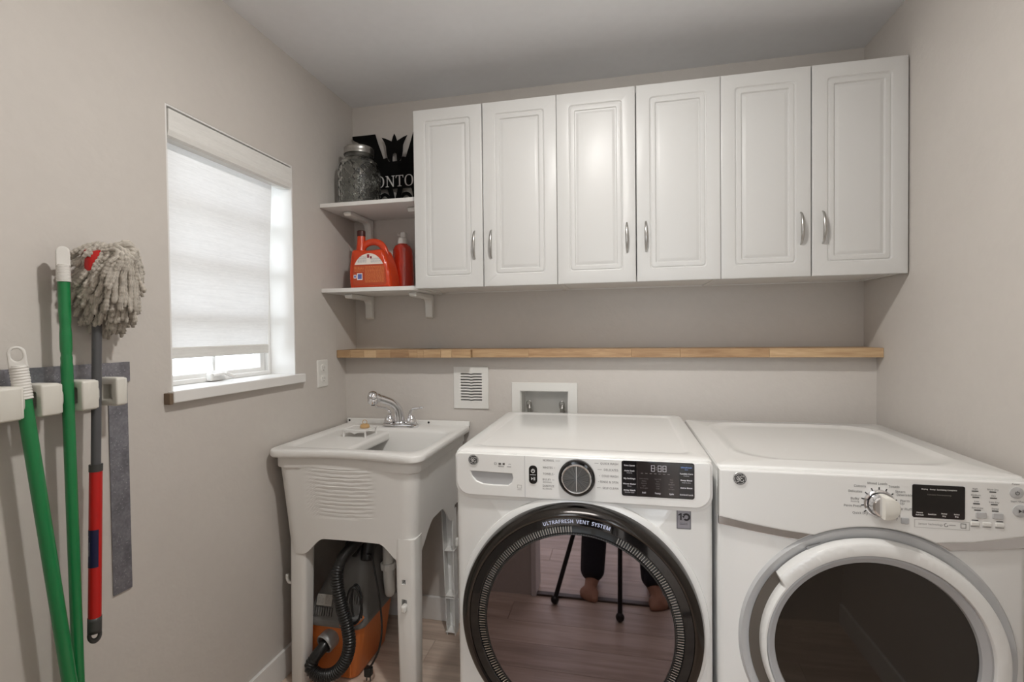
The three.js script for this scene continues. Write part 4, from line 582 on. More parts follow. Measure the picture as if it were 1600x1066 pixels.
{
  const x0 = 0.813, x1 = 1.519, cx = 1.166, zb = 0.195, zf = 0.878, top = 0.990, cy = 0.530;
  const t = thing('washing_machine', 'white front-load washer with a dark round door next to the sink', 'washing machine', [cx, 0, 0.53]);
  const face = (i, z, r) => rrect(x0 + i, x1 - i, 0.006 + i, 0.972 - i * 0.3, r, 5).map(([x, y]) => [x, y, z]);
  part(t, 'body', skin([face(0.004, zb, 0.006), face(0, zb + 0.006, 0.01), face(0, zf - 0.022, 0.012), face(0.003, zf - 0.010, 0.012), face(0.010, zf - 0.003, 0.012), face(0.020, zf, 0.012)], true, true, 0.7), M.enamel);
  const tl = (i, y, r) => rrect(x0 + i, x1 - i, -(zf + 0.004 - i), -(zb + i), r, 6).map(([x, z]) => [x, y, z * -1]);
  part(t, 'top_panel', skin([tl(0.002, 0.9685, 0.02), tl(0, 0.972, 0.022), tl(0.001, 0.980, 0.022), tl(0.006, 0.987, 0.022), tl(0.014, top, 0.022), tl(0.050, top + 0.0005, 0.03), tl(0.056, top - 0.002, 0.028), tl(0.062, top - 0.0026, 0.026), tl(0.066, top - 0.0026, 0.024), tl(0.075, top - 0.0026, 0.02)], true, true, 0.5), M.enamel);
  // control panel with the drawer pocket
  const ps = shapeOf(rrect(0.821, 1.511, 0.861, 0.981, [0.040, 0.010, 0.010, 0.040], 8)), pocket = [[0.862, 0.930], [0.984, 0.927], [0.987, 0.915], [0.983, 0.902], [0.972, 0.894], [0.93, 0.893], [0.899, 0.895], [0.880, 0.902], [0.868, 0.915]];
  ps.holes.push(shapeOf(pocket)); const zp = zf + 0.0125;
  const cp = part(t, 'control_panel', extrude(ps, 0.012, 0.0025, 3).translate(0, 0, zp - 0.0145), M.enamel);
  part(t, 'panel_bevel', skin([[0, zf - 0.004], [0, zf + 0.004], [0.005, zf + 0.006]].map(([i, z]) => rrect(0.8155 + i, 1.5165 - i, 0.850 + i, 0.983 - i, [0.045, 0.012, 0.012, 0.045], 8).map(([x, y]) => [x, y, z])), true, true, 0.5), M.enamel);
  const pk = part(cp, 'drawer_handle', shapePlate(pocket, zp - 0.0055), M.greyPlastic, 'grey pull recess of the soap drawer');
  function shapePlate(p, z) { return new THREE.ShapeGeometry(shapeOf(p)).translate(0, 0, z); }
  part(cp, 'seam', box(1.0205, 1.0218, 0.863, 0.979, zp - 0.001, zp + 0.0003, 0), M.greyPlastic);
  const PX = 3000, lab = canvasTex(2040, 360, (g, w, h) => { // printing of the panel, 3000 pixels to the metre, from x 0.830, y 0.985
    const X = (x) => (x - 0.830) * PX, Y = (y) => (0.985 - y) * PX; g.fillStyle = '#6d6a66'; g.strokeStyle = '#8a8783'; g.lineWidth = 3; g.font = '24px sans-serif'; g.textBaseline = 'middle';
    [['NORMAL', 0.970, 1.072, 1.120], ['WHITES', 0.950, 1.072, 1.106], ['TOWELS', 0.9325, 1.072, 1.104], ['BULKY', 0.9165, 1.071, 1.104], ['SANITIZE', 0.899, 1.071, 1.108]].forEach(([s, y, x, e]) => { g.fillText(s, X(x), Y(y)); const a = x + g.measureText(s).width / PX + 0.004; g.beginPath(); g.moveTo(X(a), Y(y)); g.lineTo(X(e), Y(y)); g.stroke(); });
    [['QUICK WASH', 0.968, 1.214], ['DELICATES', 0.9515, 1.222], ['COLD WASH', 0.9345, 1.226], ['RINSE & SPIN', 0.9185, 1.226], ['SELF CLEAN', 0.902, 1.220]].forEach(([s, y, b]) => { const wd = g.measureText(s).width; g.fillText(s, X(1.277) - wd, Y(y)); g.beginPath(); g.moveTo(X(b), Y(y)); g.lineTo(X(1.272) - wd, Y(y)); g.stroke(); });
    g.font = '17px sans-serif'; g.fillStyle = '#9a9793'; g.fillText('BEDDING', X(1.072), Y(0.9095)); g.fillText('ALLERGEN', X(1.071), Y(0.891));
    g.fillStyle = '#55524f'; g.fillRect(X(0.946), Y(0.957), 22, 16); g.fillRect(X(0.958), Y(0.957), 18, 16); g.strokeRect(X(0.934), Y(0.957), 16, 16); g.beginPath(); g.arc(X(0.978), Y(0.951), 12, Math.PI * 1.2, Math.PI * 1.8); g.stroke(); g.fillStyle = '#8a8783'; g.fillRect(X(0.945), Y(0.948), 50, 6); g.fillRect(X(0.970), Y(0.948), 36, 6);
    g.strokeStyle = '#b5b2ae'; g.strokeRect(X(1.000), Y(0.897), 34, 26); g.fillStyle = '#b5b2ae'; g.fillRect(X(1.000), Y(0.885), 34, 6); });
  print(cp, 'panel_print', decalMat(lab), 0.830, 1.510, 0.865, 0.985, zp + 0.0008);
  badge(cp, 0.872, 0.9625, 0.0155, zp);
  const pill = part(cp, 'power_buttons', skin([[0, zp - 0.001], [0, zp + 0.0015], [0.0015, zp + 0.0025]].map(([i, z]) => rrect(1.033 + i, 1.0565 - i, 0.903 + i, 0.954 - i, 0.0105 - i, 8).map(([x, y]) => [x, y, z])), true, true, 0.5), M.gloss, 'black power and start pill');
  print(pill, 'button_print', decalMat(canvasTex(128, 256, (g) => { g.clearRect(0, 0, 128, 256); g.strokeStyle = '#e8e8e8'; g.lineWidth = 9; g.beginPath(); g.arc(64, 74, 24, -1.1, Math.PI + 1.1); g.stroke(); g.beginPath(); g.moveTo(64, 42); g.lineTo(64, 76); g.stroke(); g.fillStyle = '#d8d8d8'; g.fillRect(20, 124, 88, 7); g.beginPath(); g.moveTo(38, 160); g.lineTo(38, 204); g.lineTo(66, 182); g.closePath(); g.fill(); g.fillRect(72, 160, 9, 44); g.fillRect(88, 160, 9, 44); })), 1.033, 1.0565, 0.903, 0.954, zp + 0.0032);
  // dial
  const dx = 1.166, dy = 0.927, dial = part(cp, 'dial', latheZ([[0.0495, -0.002], [0.0495, 0.010], [0.046, 0.0145], [0.040, 0.016], [0.040, -0.002]], dx, dy, zp, 80), M.gloss, 'black program dial with a chrome ring');
  part(dial, 'dial_ring', latheZ([[0.040, 0.0], [0.0405, 0.018], [0.0385, 0.0215], [0.036, 0.020], [0.035, 0.015], [0.035, 0]], dx, dy, zp, 80), M.chrome);
  const disc = canvasTex(512, 512, (g) => { g.fillStyle = '#565350'; g.fillRect(0, 0, 512, 512); for (let i = 0; i < 220; i++) { const a = hash(i, 1, 5) * 6.283, k = Math.round(40 + hash(i, 2, 5) * 90); g.strokeStyle = `rgba(${k},${k},${k},0.5)`; g.lineWidth = 2 + hash(i, 3, 5) * 5; g.beginPath(); g.moveTo(256, 256); g.lineTo(256 + 256 * Math.cos(a), 256 + 256 * Math.sin(a)); g.stroke(); } g.fillStyle = '#d8d6d2'; g.fillRect(251, 14, 10, 484); });
  part(dial, 'dial_face', new THREE.CircleGeometry(0.0355, 64).translate(dx, dy, zp + 0.0165), phy({ map: disc, metalness: 0.7, roughness: 0.35 }));
  // display
  const dsp = part(cp, 'display', skin([[0, zp - 0.001], [0, zp + 0.0010], [0.001, zp + 0.0016]].map(([i, z]) => rrect(1.2855 + i, 1.4705 - i, 0.8845 + i, 0.979 - i, 0.006, 6).map(([x, y]) => [x, y, z])), true, true, 0.5), M.gloss, 'dark touch display');
  const dt = canvasTex(1024, 524, (g, w, h) => { g.fillStyle = '#2b2524'; g.fillRect(0, 0, w, h); g.fillStyle = '#121012'; g.fillRect(0, 0, 208, h); g.fillRect(818, 0, 206, h); g.textAlign = 'center'; g.textBaseline = 'middle'; g.fillStyle = '#eceaf0'; g.font = 'bold 31px sans-serif';
    [['Time Saver', 60], ['Auto Soak', 142], ['My Settings', 262], ['Warm Water', 346], ['Delay Wash', 444]].forEach(([s, y]) => g.fillText(s, 104, y)); [['Tumble Care', 152], ['Deep Rinse', 250], ['Extra Rinse', 366], ['Control Lock', 470]].forEach(([s, y]) => g.fillText(s, 922, y)); g.fillStyle = '#7d9ee0'; g.fillText('UltraFresh', 922, 56); g.font = '24px sans-serif'; g.fillText('Vent', 922, 88); g.fillStyle = '#d0ced4'; g.fillText('Hold 3s', 104, 176); g.fillText('Rinse', 104, 380); g.fillText('Remote Start', 104, 478); g.fillText('Clothes', 922, 184); g.fillText('Heat & Rins', 922, 286);
    g.fillStyle = '#dedce2'; g.font = 'bold 32px sans-serif'; [['Soil', 316], ['Temp', 514], ['Spin', 712]].forEach(([s, x]) => g.fillText(s, x, 470)); g.fillStyle = '#817b7a'; g.font = '24px sans-serif'; [['Extra Heavy', 'Heavy', 'Normal', 'Light', 'Extra Light'], ['Tap Cold', 'Hot', 'Warm', 'Cool', 'Cold'], ['Max', 'High', 'Medium', 'Low', 'No Spin']].forEach((c, i) => c.forEach((s, k) => g.fillText(s, 316 + i * 198, 254 + k * 36)));
    for (let i = 0; i < 7; i++) g.fillRect(270 + i * 64, 168, 34, 8); g.strokeStyle = '#c9c6cc'; g.lineWidth = 7; const seg = (x, y) => { g.strokeRect(x, y, 46, 44); g.strokeRect(x, y + 44, 46, 44); }; seg(424, 46); seg(520, 46); seg(590, 46); g.fillStyle = '#c9c6cc'; g.fillRect(490, 74, 8, 8); g.fillRect(490, 104, 8, 8); g.strokeStyle = '#6d6664'; g.lineWidth = 3; g.beginPath(); g.moveTo(216, 40); g.lineTo(216, 86); g.moveTo(216, 130); g.lineTo(216, 400); g.stroke(); });
  print(dsp, 'display_print', printMat(dt, { roughness: 0.12 }), 1.2875, 1.4685, 0.8865, 0.977, zp + 0.0019);
  const stk = canvasTex(256, 360, (g) => { g.fillStyle = '#57545a'; g.fillRect(0, 0, 256, 360); g.fillStyle = '#88858b'; g.fillRect(10, 10, 236, 340); g.fillStyle = '#141216'; g.font = 'bold 190px sans-serif'; g.textBaseline = 'middle'; g.fillText('1', 12, 130); g.lineWidth = 36; g.strokeStyle = '#141216'; g.beginPath(); g.arc(176, 130, 56, -2.6, 2.3); g.stroke(); g.beginPath(); g.moveTo(96, 118); g.lineTo(146, 104); g.lineTo(130, 156); g.closePath(); g.fill(); fake(g, 50, 246, 150, 50, 2, '#3c393f'); });
  part(t, 'warranty_sticker', relief(1.4265, 1.4635, 0.800, 0.852, [[0, zf - 0.0002, 0.002], [0, zf + 0.0006, 0.002]]), M.midGrey, 'grey rectangular sticker reading 10'); print(t, 'sticker_print', printMat(stk), 1.428, 1.462, 0.8015, 0.8505, zf + 0.0009);
  // door
  const d = part(t, 'door', latheZ([[0.344, -0.004], [0.342, 0.006], [0.334, 0.010], [0.325, 0.011], [0.325, -0.004]], cx, cy, zf, 120), M.enamel);
  part(d, 'door_bezel', latheZ([[0.327, 0.0], [0.327, 0.028], [0.323, 0.040], [0.315, 0.047], [0.305, 0.050], [0.300, 0.048], [0.298, 0.044], [0.298, 0.0]], cx, cy, zf, 140), M.smokeChrome, 'smoked chrome door rim');
  const zr = zf + 0.046; part(d, 'text_ring', latheZ([[0.299, -0.004], [0.2985, 0.0], [0.278, 0.001], [0.276, 0.0], [0.276, -0.004]], cx, cy, zr, 140), M.gloss);
  part(d, 'vent_ring', latheZ([[0.276, 0.0], [0.274, -0.006], [0.256, -0.006], [0.254, 0.0005], [0.2525, 0.001], [0.251, 0.0], [0.251, -0.01]], cx, cy, zr, 140), M.dark);
  const teeth = []; for (let i = 0; i < 240; i++) { const a = i / 240 * 2 * Math.PI, deg = a * 180 / Math.PI; if ((deg > 66 && deg < 93)) continue; teeth.push(box(-0.0011, 0.0011, 0.2575, 0.2735, -0.006, -0.0012, 0).rotateZ(a - Math.PI / 2).translate(cx, cy, zr)); }
  part(d, 'vent_teeth', join(teeth), M.nickel).userData.kind = 'stuff'; const dots = []; for (let i = 0; i < 240; i++) { const a = i / 240 * 2 * Math.PI; dots.push(new THREE.CircleGeometry(0.0007, 6).translate(0, 0.2545, 0.0012).rotateZ(a).translate(cx, cy, zr)); } part(d, 'vent_dots', join(dots), M.nickel).userData.kind = 'stuff';
  part(d, 'door_glass', latheZ([[0, 0.0005], [0.150, 0.0005], [0.2505, 0.0005], [0.2505, -0.003], [0, -0.003]], cx, cy, zr - 0.0015, 140), M.smokeGlass, 'dark mirror-like door glass');
  // curved lettering on the ring
  const word = 'ULTRAFRESH VENT SYSTEM', bold = await new FontLoader().loadAsync('fonts/droid/droid_sans_bold.typeface.json'), gl = []; const size = 0.0108, R = 0.2835; let tot = 0; const ws = [...word].map((c) => (c === ' ' ? 0.6 : bold.data.glyphs[c].ha / bold.data.resolution) * size * 0.92); ws.forEach((q) => { tot += q; });
  let s = -tot / 2; [...word].forEach((c, i) => { const mid = s + ws[i] / 2; s += ws[i]; if (c === ' ') return; const g = new THREE.ExtrudeGeometry(bold.generateShapes(c, size * 0.92), { depth: 0.0004, bevelEnabled: false, curveSegments: 4 }).translate(-ws[i] / 2, R, 0); gl.push(g.rotateZ(-mid / R).translate(cx, cy, zr + 0.0008)); });
  part(d, 'lettering', join(gl), phy({ color: lin(0.55, 0.60, 0.80), roughness: 0.4 }));
  part(t, 'kick_panel', box(x0 + 0.01, x1 - 0.01, 0.012, 0.10, zf - 0.002, zf + 0.002, 0.002), M.enamel); for (const [x, z] of [[x0 + 0.05, 0.26], [x1 - 0.05, 0.26], [x0 + 0.05, 0.82], [x1 - 0.05, 0.82]]) part(t, 'foot', rod([x, 0, z], [x, 0.012, z], 0.02), M.dark);
}

// ================================================================ DRYER
{
  const x0 = 1.5305, x1 = 2.2110, cx = 1.886, cy = 0.530, zb = 0.19, zf = 0.868, top = 0.973;
  const t = thing('clothes_dryer', 'white front-load dryer with a round door against the right wall', 'dryer', [1.87, 0, 0.53]);
  const face = (i, z, r) => rrect(x0 + i, x1 - i, 0.006 + i, 0.962 - i * 0.3, r, 5).map(([x, y]) => [x, y, z]);
  part(t, 'body', skin([face(0.002, zb, 0.006), face(0, zb + 0.004, 0.008), face(0, zf - 0.02, 0.01), face(0.002, zf - 0.008, 0.01), face(0.008, zf - 0.002, 0.01), face(0.016, zf, 0.01)], true, true, 0.7), M.enamel);
  const tl = (i, y, r) => rrect(x0 + i, x1 - i, -(zf - 0.004 - i), -(zb + i), r, 10).map(([x, z]) => [x, y, -z]);
  part(t, 'top_panel', skin([tl(0, 0.955, 0.012), tl(0, 0.967, 0.012), tl(0.003, 0.9715, 0.012), tl(0.008, top, 0.012), tl(0.05, top, 0.06), tl(0.060, top + 0.0030, 0.11), tl(0.068, top + 0.0035, 0.12), tl(0.080, top - 0.0015, 0.12), tl(0.10, top - 0.003, 0.12), tl(0.106, top - 0.003, 0.115), tl(0.12, top - 0.003, 0.11)], true, true, 0.6), M.enamel);
  // control panel: lower edge dips towards the door
  const zp = zf + 0.017, arc = (a0, a1, r, n = 16) => Array.from({ length: n + 1 }, (_, i) => { const a = lerp(a0, a1, i / n); return [cx + r * Math.cos(a), cy + r * Math.sin(a)]; });
  const R = 0.309, aL = Math.acos((1.755 - cx) / R), aR = Math.acos((2.017 - cx) / R);
  const P = shapeOf([[1.532, 0.966], [1.532, 0.842], [1.60, 0.829], [1.68, 0.817], ...arc(aL, aR, R), [2.09, 0.817], [2.15, 0.829], [2.2095, 0.842], [2.2095, 0.966]]);
  const cp = part(t, 'control_panel', extrude(P, 0.020, 0.005, 4).translate(0, 0, zp - 0.025), M.enamel);
  const stripe = (pts) => extrude(shapeOf(pts), 0.010, 0.0015).translate(0, 0, zf - 0.003);
  const aL2 = Math.acos((1.722 - cx) / R), aR2 = Math.acos((2.05 - cx) / R);
  part(t, 'chrome_strip', stripe([[1.532, 0.841], [1.532, 0.821], [1.62, 0.806], ...arc(aL2, aL, R, 4), [1.68, 0.816], [1.60, 0.828]]), M.chrome, 'chrome trim strip left of the door');
  part(t, 'chrome_strip', stripe([...arc(aR, aR2, R, 4), [2.13, 0.800], [2.2095, 0.812], [2.2095, 0.841], [2.15, 0.828], [2.09, 0.816]]), M.chrome);
  const PX = 3000, X = (x) => (x - 1.80) * PX, Y = (y) => (0.968 - y) * PX, kx = 1.896, ky = 0.900;
  const lab = canvasTex(1230, 390, (g) => { g.textBaseline = 'middle'; g.textAlign = 'center'; g.fillStyle = '#3c3a38'; g.font = '23px sans-serif';
    [['Mixed Loads', 1.892, 0.948], ['Cottons', 1.868, 0.940, 'r'], ['Delicates', 1.860, 0.9265, 'r'], ['Bulky', 1.853, 0.9085, 'r'], ['Perm Press', 1.858, 0.8905, 'r'], ['Quick Dry', 1.872, 0.8735, 'r'], ['Towels', 1.916, 0.942, 'l'], ['Steam', 1.930, 0.9305, 'l'], ['Dewrinkle', 1.933, 0.923, 'l'], ['Warm', 1.940, 0.909, 'l'], ['Up', 1.940, 0.9025, 'l'], ['Air Fluff', 1.938, 0.889, 'l'], ['Time', 1.924, 0.872, 'l'], ['Dry', 1.924, 0.8655, 'l']].forEach(([s, x, y, a]) => { g.textAlign = a === 'r' ? 'right' : a === 'l' ? 'left' : 'center'; g.fillText(s, X(x) - 0, Y(y)); });
    g.fillStyle = '#9a9894'; g.font = '15px sans-serif'; g.textAlign = 'right'; g.fillText('Bedding', X(1.853), Y(0.902)); 
    for (let i = 0; i < 11; i++) { const a = (-125 + i * 25) * Math.PI / 180; g.save(); g.translate(X(kx) + 0.0355 * PX * Math.sin(a), Y(ky) - 0.0355 * PX * Math.cos(a)); g.rotate(a); g.fillStyle = '#1c1b1a'; g.fillRect(-4, -12, 8, 24); g.restore(); }
    g.fillStyle = '#2c2a29'; g.textAlign = 'center'; g.font = '16px sans-serif'; [['High', 2.094, 0.9465], ['Medium', 2.0955, 0.932], ['Low', 2.097, 0.917], ['Extra Low', 2.099, 0.902], ['More Dry', 2.129, 0.9465], ['Dry', 2.1305, 0.932], ['Less Dry', 2.132, 0.917], ['Damp', 2.134, 0.902]].forEach(([s, x, y]) => { g.fillText(s, X(x), Y(y)); g.fillRect(X(x) - 20, Y(y) + 13, 40, 7); });
    g.font = '17px sans-serif'; g.fillText('Power', X(2.174), Y(0.962)); g.fillText('Start / Pause', X(2.180), Y(0.9215)); for (const x of [2.094, 2.118, 2.143]) { if (x !== 2.118) g.fillRect(X(x) - 20, Y(0.8735), 40, 6); g.fillStyle = '#8c8a86'; g.fillRect(X(x) - 26, Y(0.8585), 52, 5); g.fillStyle = '#2c2a29'; }
    g.strokeStyle = '#c2c0bc'; g.lineWidth = 3; g.strokeRect(X(1.971), Y(0.866), 0.112 * PX, 0.0185 * PX); g.fillStyle = '#a5a3a0'; g.font = '18px sans-serif'; g.fillText('Sensor Technology', X(2.004), Y(0.8565)); g.lineWidth = 4; g.strokeStyle = '#6d6b68'; g.beginPath(); g.arc(X(2.036), Y(0.8565), 11, 0, 5); g.stroke(); g.fillRect(X(2.042), Y(0.858), 40, 6); g.strokeRect(X(2.066), Y(0.862), 30, 30); });
  print(cp, 'panel_print', decalMat(lab), 1.80, 2.21, 0.838, 0.968, zp + 0.0008);
  badge(cp, 1.5815, 0.9435, 0.0168, zp);
  const kn = part(cp, 'dial', latheZ([[0.034, -0.002], [0.034, 0.004], [0.031, 0.008], [0.029, 0.008], [0.029, 0]], kx, ky, zp, 64), M.chrome, 'white and chrome cycle dial');
  part(kn, 'knob', latheZ([[0.0275, 0.0], [0.0270, 0.020], [0.0255, 0.028], [0.022, 0.031], [0, 0.031]], kx, ky, zp, 64), M.chrome);
  const dsh = new THREE.Shape(); dsh.absarc(kx, ky, 0.0272, -1.85, 1.85, false); dsh.closePath(); part(kn, 'knob_face', toCreasedNormals(extrude(dsh, 0.036, 0.004, 4, 32), 0.6).translate(0, 0, zp + 0.004), M.cream);
  const dsp = part(cp, 'display', skin([[0, zp - 0.001], [0, zp + 0.001], [0.001, zp + 0.0015]].map(([i, z]) => rrect(1.966 + i, 2.074 - i, 0.8715 + i, 0.9505 - i, 0.004, 5).map(([x, y]) => [x, y, z])), true, true, 0.5), M.gloss, 'dark display window');
  print(dsp, 'display_print', printMat(canvasTex(512, 376, (g, w, h) => { g.fillStyle = '#151210'; g.fillRect(0, 0, w, h); g.fillStyle = '#221a1a'; g.fillRect(0, 300, w, 76); g.fillStyle = '#dcdad6'; g.textAlign = 'center'; g.textBaseline = 'middle'; g.font = 'bold 21px sans-serif'; [['Drying', 116], ['Damp', 196], ['Sanitizing', 286], ['Complete', 390]].forEach(([s, x]) => g.fillText(s, x, 42)); g.fillStyle = '#8f8b84'; g.font = '20px sans-serif'; g.fillText('Estimated Time Remaining', 262, 104); g.fillStyle = '#e8e6e2'; g.font = 'bold 22px sans-serif'; [['Steam', 'Refresh', 66], ['Sanitize', '', 192], ['Delay', 'Dry', 312], ['Extra', 'Dry', 436]].forEach(([a, b, x]) => { g.fillText(a, x, b ? 324 : 338); g.fillText(b, x, 352); }); }), { roughness: 0.12 }), 1.9675, 2.0725, 0.873, 0.949, zp + 0.0018);
  const btn = (a, b, c, d, m) => part(cp, 'button', relief(a, b, c, d, [[0, zp - 0.001, 0.002], [0, zp + 0.002, 0.002], [0.001, zp + 0.003, 0.002]]), m);
  btn(1.9425, 1.9590, 0.8535, 0.8685, M.greyPlastic); btn(2.0955, 2.1165, 0.8785, 0.8925, M.paleGrey); btn(2.1285, 2.1495, 0.8785, 0.8925, M.paleGrey); for (const x of [2.094, 2.118, 2.143]) btn(x - 0.0085, x + 0.0085, 0.8605, 0.8690, M.plastic);
  for (const [x, y, r] of [[2.1755, 0.942, 0.0135], [2.1825, 0.900, 0.0145]]) { const b = part(cp, 'round_button', latheZ([[0, 0.003], [r * 0.8, 0.003], [r, 0.002], [r, -0.001], [0, -0.001]], x, y, zp, 36), M.paleGrey); print(b, 'button_print', decalMat(canvasTex(64, 64, (g) => { g.clearRect(0, 0, 64, 64); g.fillStyle = '#444240'; g.strokeStyle = '#444240'; g.lineWidth = 5; if (r < 0.014) { g.beginPath(); g.arc(32, 34, 12, -1, 4.1); g.stroke(); g.fillRect(30, 16, 5, 16); } else { g.beginPath(); g.moveTo(18, 18); g.lineTo(18, 46); g.lineTo(38, 32); g.fill(); g.fillRect(42, 20, 5, 24); } })), x - r * 0.7, x + r * 0.7, y - r * 0.7, y + r * 0.7, zp + 0.0035); }
  // door
  const d = part(t, 'door', latheZ([[0.307, -0.004], [0.304, 0.004], [0.300, 0.009], [0.286, 0.002], [0.279, 0.001], [0.240, 0.001], [0.240, -0.004]], cx, cy, zf, 140), M.paleGrey, 'ring around the dryer door, grey to paint in the shade of its recess');  // raised ring; its grey stands for the shade inside the door recess
  const ro = 0.279, rn = 0.257, ri = 0.243, A0 = 141 * Math.PI / 180, A1 = 219 * Math.PI / 180, NA = 360, outR = (a) => ro - (ro - rn) * smooth(A0, A0 + 0.05, a) * (1 - smooth(A1 - 0.05, A1, a));
  part(d, 'door_frame', skin([[0, 0.006, 1], [0, 0.024, 1], [0.003, 0.031, 1], [0.009, 0.0345, 1], [0.014, 0.035, 1], [0.012, 0.035, 0], [0.006, 0.034, 0], [0.002, 0.031, 0], [0, 0.026, 0], [0, 0.006, 0]].map(([e, z, o]) => Array.from({ length: NA }, (_, k) => { const a = k / NA * 2 * Math.PI, q = o ? outR(a) - Math.min(e, 0.5 * (outR(a) - ri)) : ri + e * 0.5; return [cx + q * Math.cos(a), cy + q * Math.sin(a), zf + z]; })), false, false, 0.6), M.enamel, 'white door ring');
  const hp = []; for (let i = 0; i <= 30; i++) { const a = A0 + (A1 - A0) * i / 30; hp.push([cx + 0.281 * Math.cos(a), cy + 0.281 * Math.sin(a)]); } for (let i = 30; i >= 0; i--) { const a = A0 + (A1 - A0) * i / 30; hp.push([cx + 0.25 * Math.cos(a), cy + 0.25 * Math.sin(a)]); }
  part(d, 'pull_recess_shade', extrude(shapeOf(hp), 0.004).translate(0, 0, zf + 0.004), phy({ color: lin(0.10, 0.085, 0.07), roughness: 0.5 }), 'dark plate painted as the shaded pull recess of the dryer door');  // shade of the hollow pull is put into the dark colour of this plate
  part(d, 'inner_ring', latheZ([[0.2435, 0.010], [0.2425, 0.027], [0.238, 0.028], [0.224, 0.020], [0.222, 0.012], [0.222, 0.0]], cx, cy, zf, 140), M.greyPlastic, 'grey inner ring of the dryer door');
  part(d, 'door_glass', latheZ([[0, 0.014], [0.18, 0.0135], [0.224, 0.012], [0.224, 0.004], [0, 0.004]], cx, cy, zf, 140), M.brownGlass, 'dark brown door glass');
  part(d, 'hinge_tab', box(-0.018, 0.018, -0.005, 0.005, 0, 0.004, 0.001).rotateZ(0.42).translate(1.757, 0.777, zf + 0.004), M.midGrey);
  for (const [x, z] of [[x0 + 0.05, 0.26], [x1 - 0.05, 0.26], [x0 + 0.05, 0.82], [x1 - 0.05, 0.82]]) part(t, 'foot', rod([x, 0, z], [x, 0.012, z], 0.02), M.dark);
}

// ================================================================ TRIPOD AND PHOTOGRAPHER (mirrored in the washer door)
{
  const t = thing('tripod', 'black camera tripod mirrored in the washer door', 'tripod', [1.284, 0, 2.30]), ap = [1.284, 1.12, 2.31];
  for (const f of [[0.965, 0.02, 1.975], [1.275, 0.02, 1.885], [1.33, 0.02, 2.74]]) { const m = [0, 1, 2].map((i) => lerp(ap[i], f[i], 0.52)), lg = part(t, 'leg', join([rod(ap, m, 0.016), rod(m, f, 0.011)]), M.dark); part(lg, 'leg_lock', rod([0, 1, 2].map((i) => lerp(m[i], f[i], -0.06)), [0, 1, 2].map((i) => lerp(m[i], f[i], 0.04)), 0.021), M.dark); part(lg, 'rubber_foot', new THREE.SphereGeometry(0.02, 16, 12).translate(...f), M.rubber); }
  part(t, 'head', join([rod([1.284, 1.06, 2.31], [1.284, 1.20, 2.31], 0.03), rod([1.284, 0.85, 2.31], [1.284, 1.06, 2.31], 0.014)]), M.dark);
}
function field(c, half, res, sdf) {
  const mc = new MarchingCubes(res, new THREE.MeshStandardMaterial(), false, false, 400000), hs = res / 2; mc.isolation = 0;
  for (let k = 0; k < res; k++) for (let j = 0; j < res; j++) for (let i = 0; i < res; i++) mc.field[i + j * res + k * res * res] = -sdf(c[0] + (i - hs) / hs * half, c[1] + (j - hs) / hs * half, c[2] + (k - hs) / hs * half);
  mc.update(); const n = mc.count, g = new THREE.BufferGeometry(), p = new Float32Array(mc.positionArray.slice(0, n * 3)); for (let i = 0; i < n; i++) for (let q = 0; q < 3; q++) p[i * 3 + q] = p[i * 3 + q] * half + c[q];
  g.setAttribute('position', new THREE.BufferAttribute(p, 3)); const gg = mergeVertices(g, 1e-4); gg.computeVertexNormals(); return gg;
}
const capsule = (a, b, ra, rb) => { const d = [b[0] - a[0], b[1] - a[1], b[2] - a[2]], L = d[0] ** 2 + d[1] ** 2 + d[2] ** 2; return (x, y, z) => { const px = x - a[0], py = y - a[1], pz = z - a[2], t = Math.min(1, Math.max(0, (px * d[0] + py * d[1] + pz * d[2]) / L)); return Math.hypot(px - d[0] * t, py - d[1] * t, pz - d[2] * t) - lerp(ra, rb, t); }; };
const blend = (list, k) => (x, y, z) => { let v = 1e9; for (const f of list) { const d = f(x, y, z); if (d > v + k) continue; if (v > d + k) { v = d; continue; } const h = Math.max(0, Math.min(1, 0.5 + 0.5 * (v - d) / k)); v = v * (1 - h) + d * h - k * h * (1 - h); } return v; };
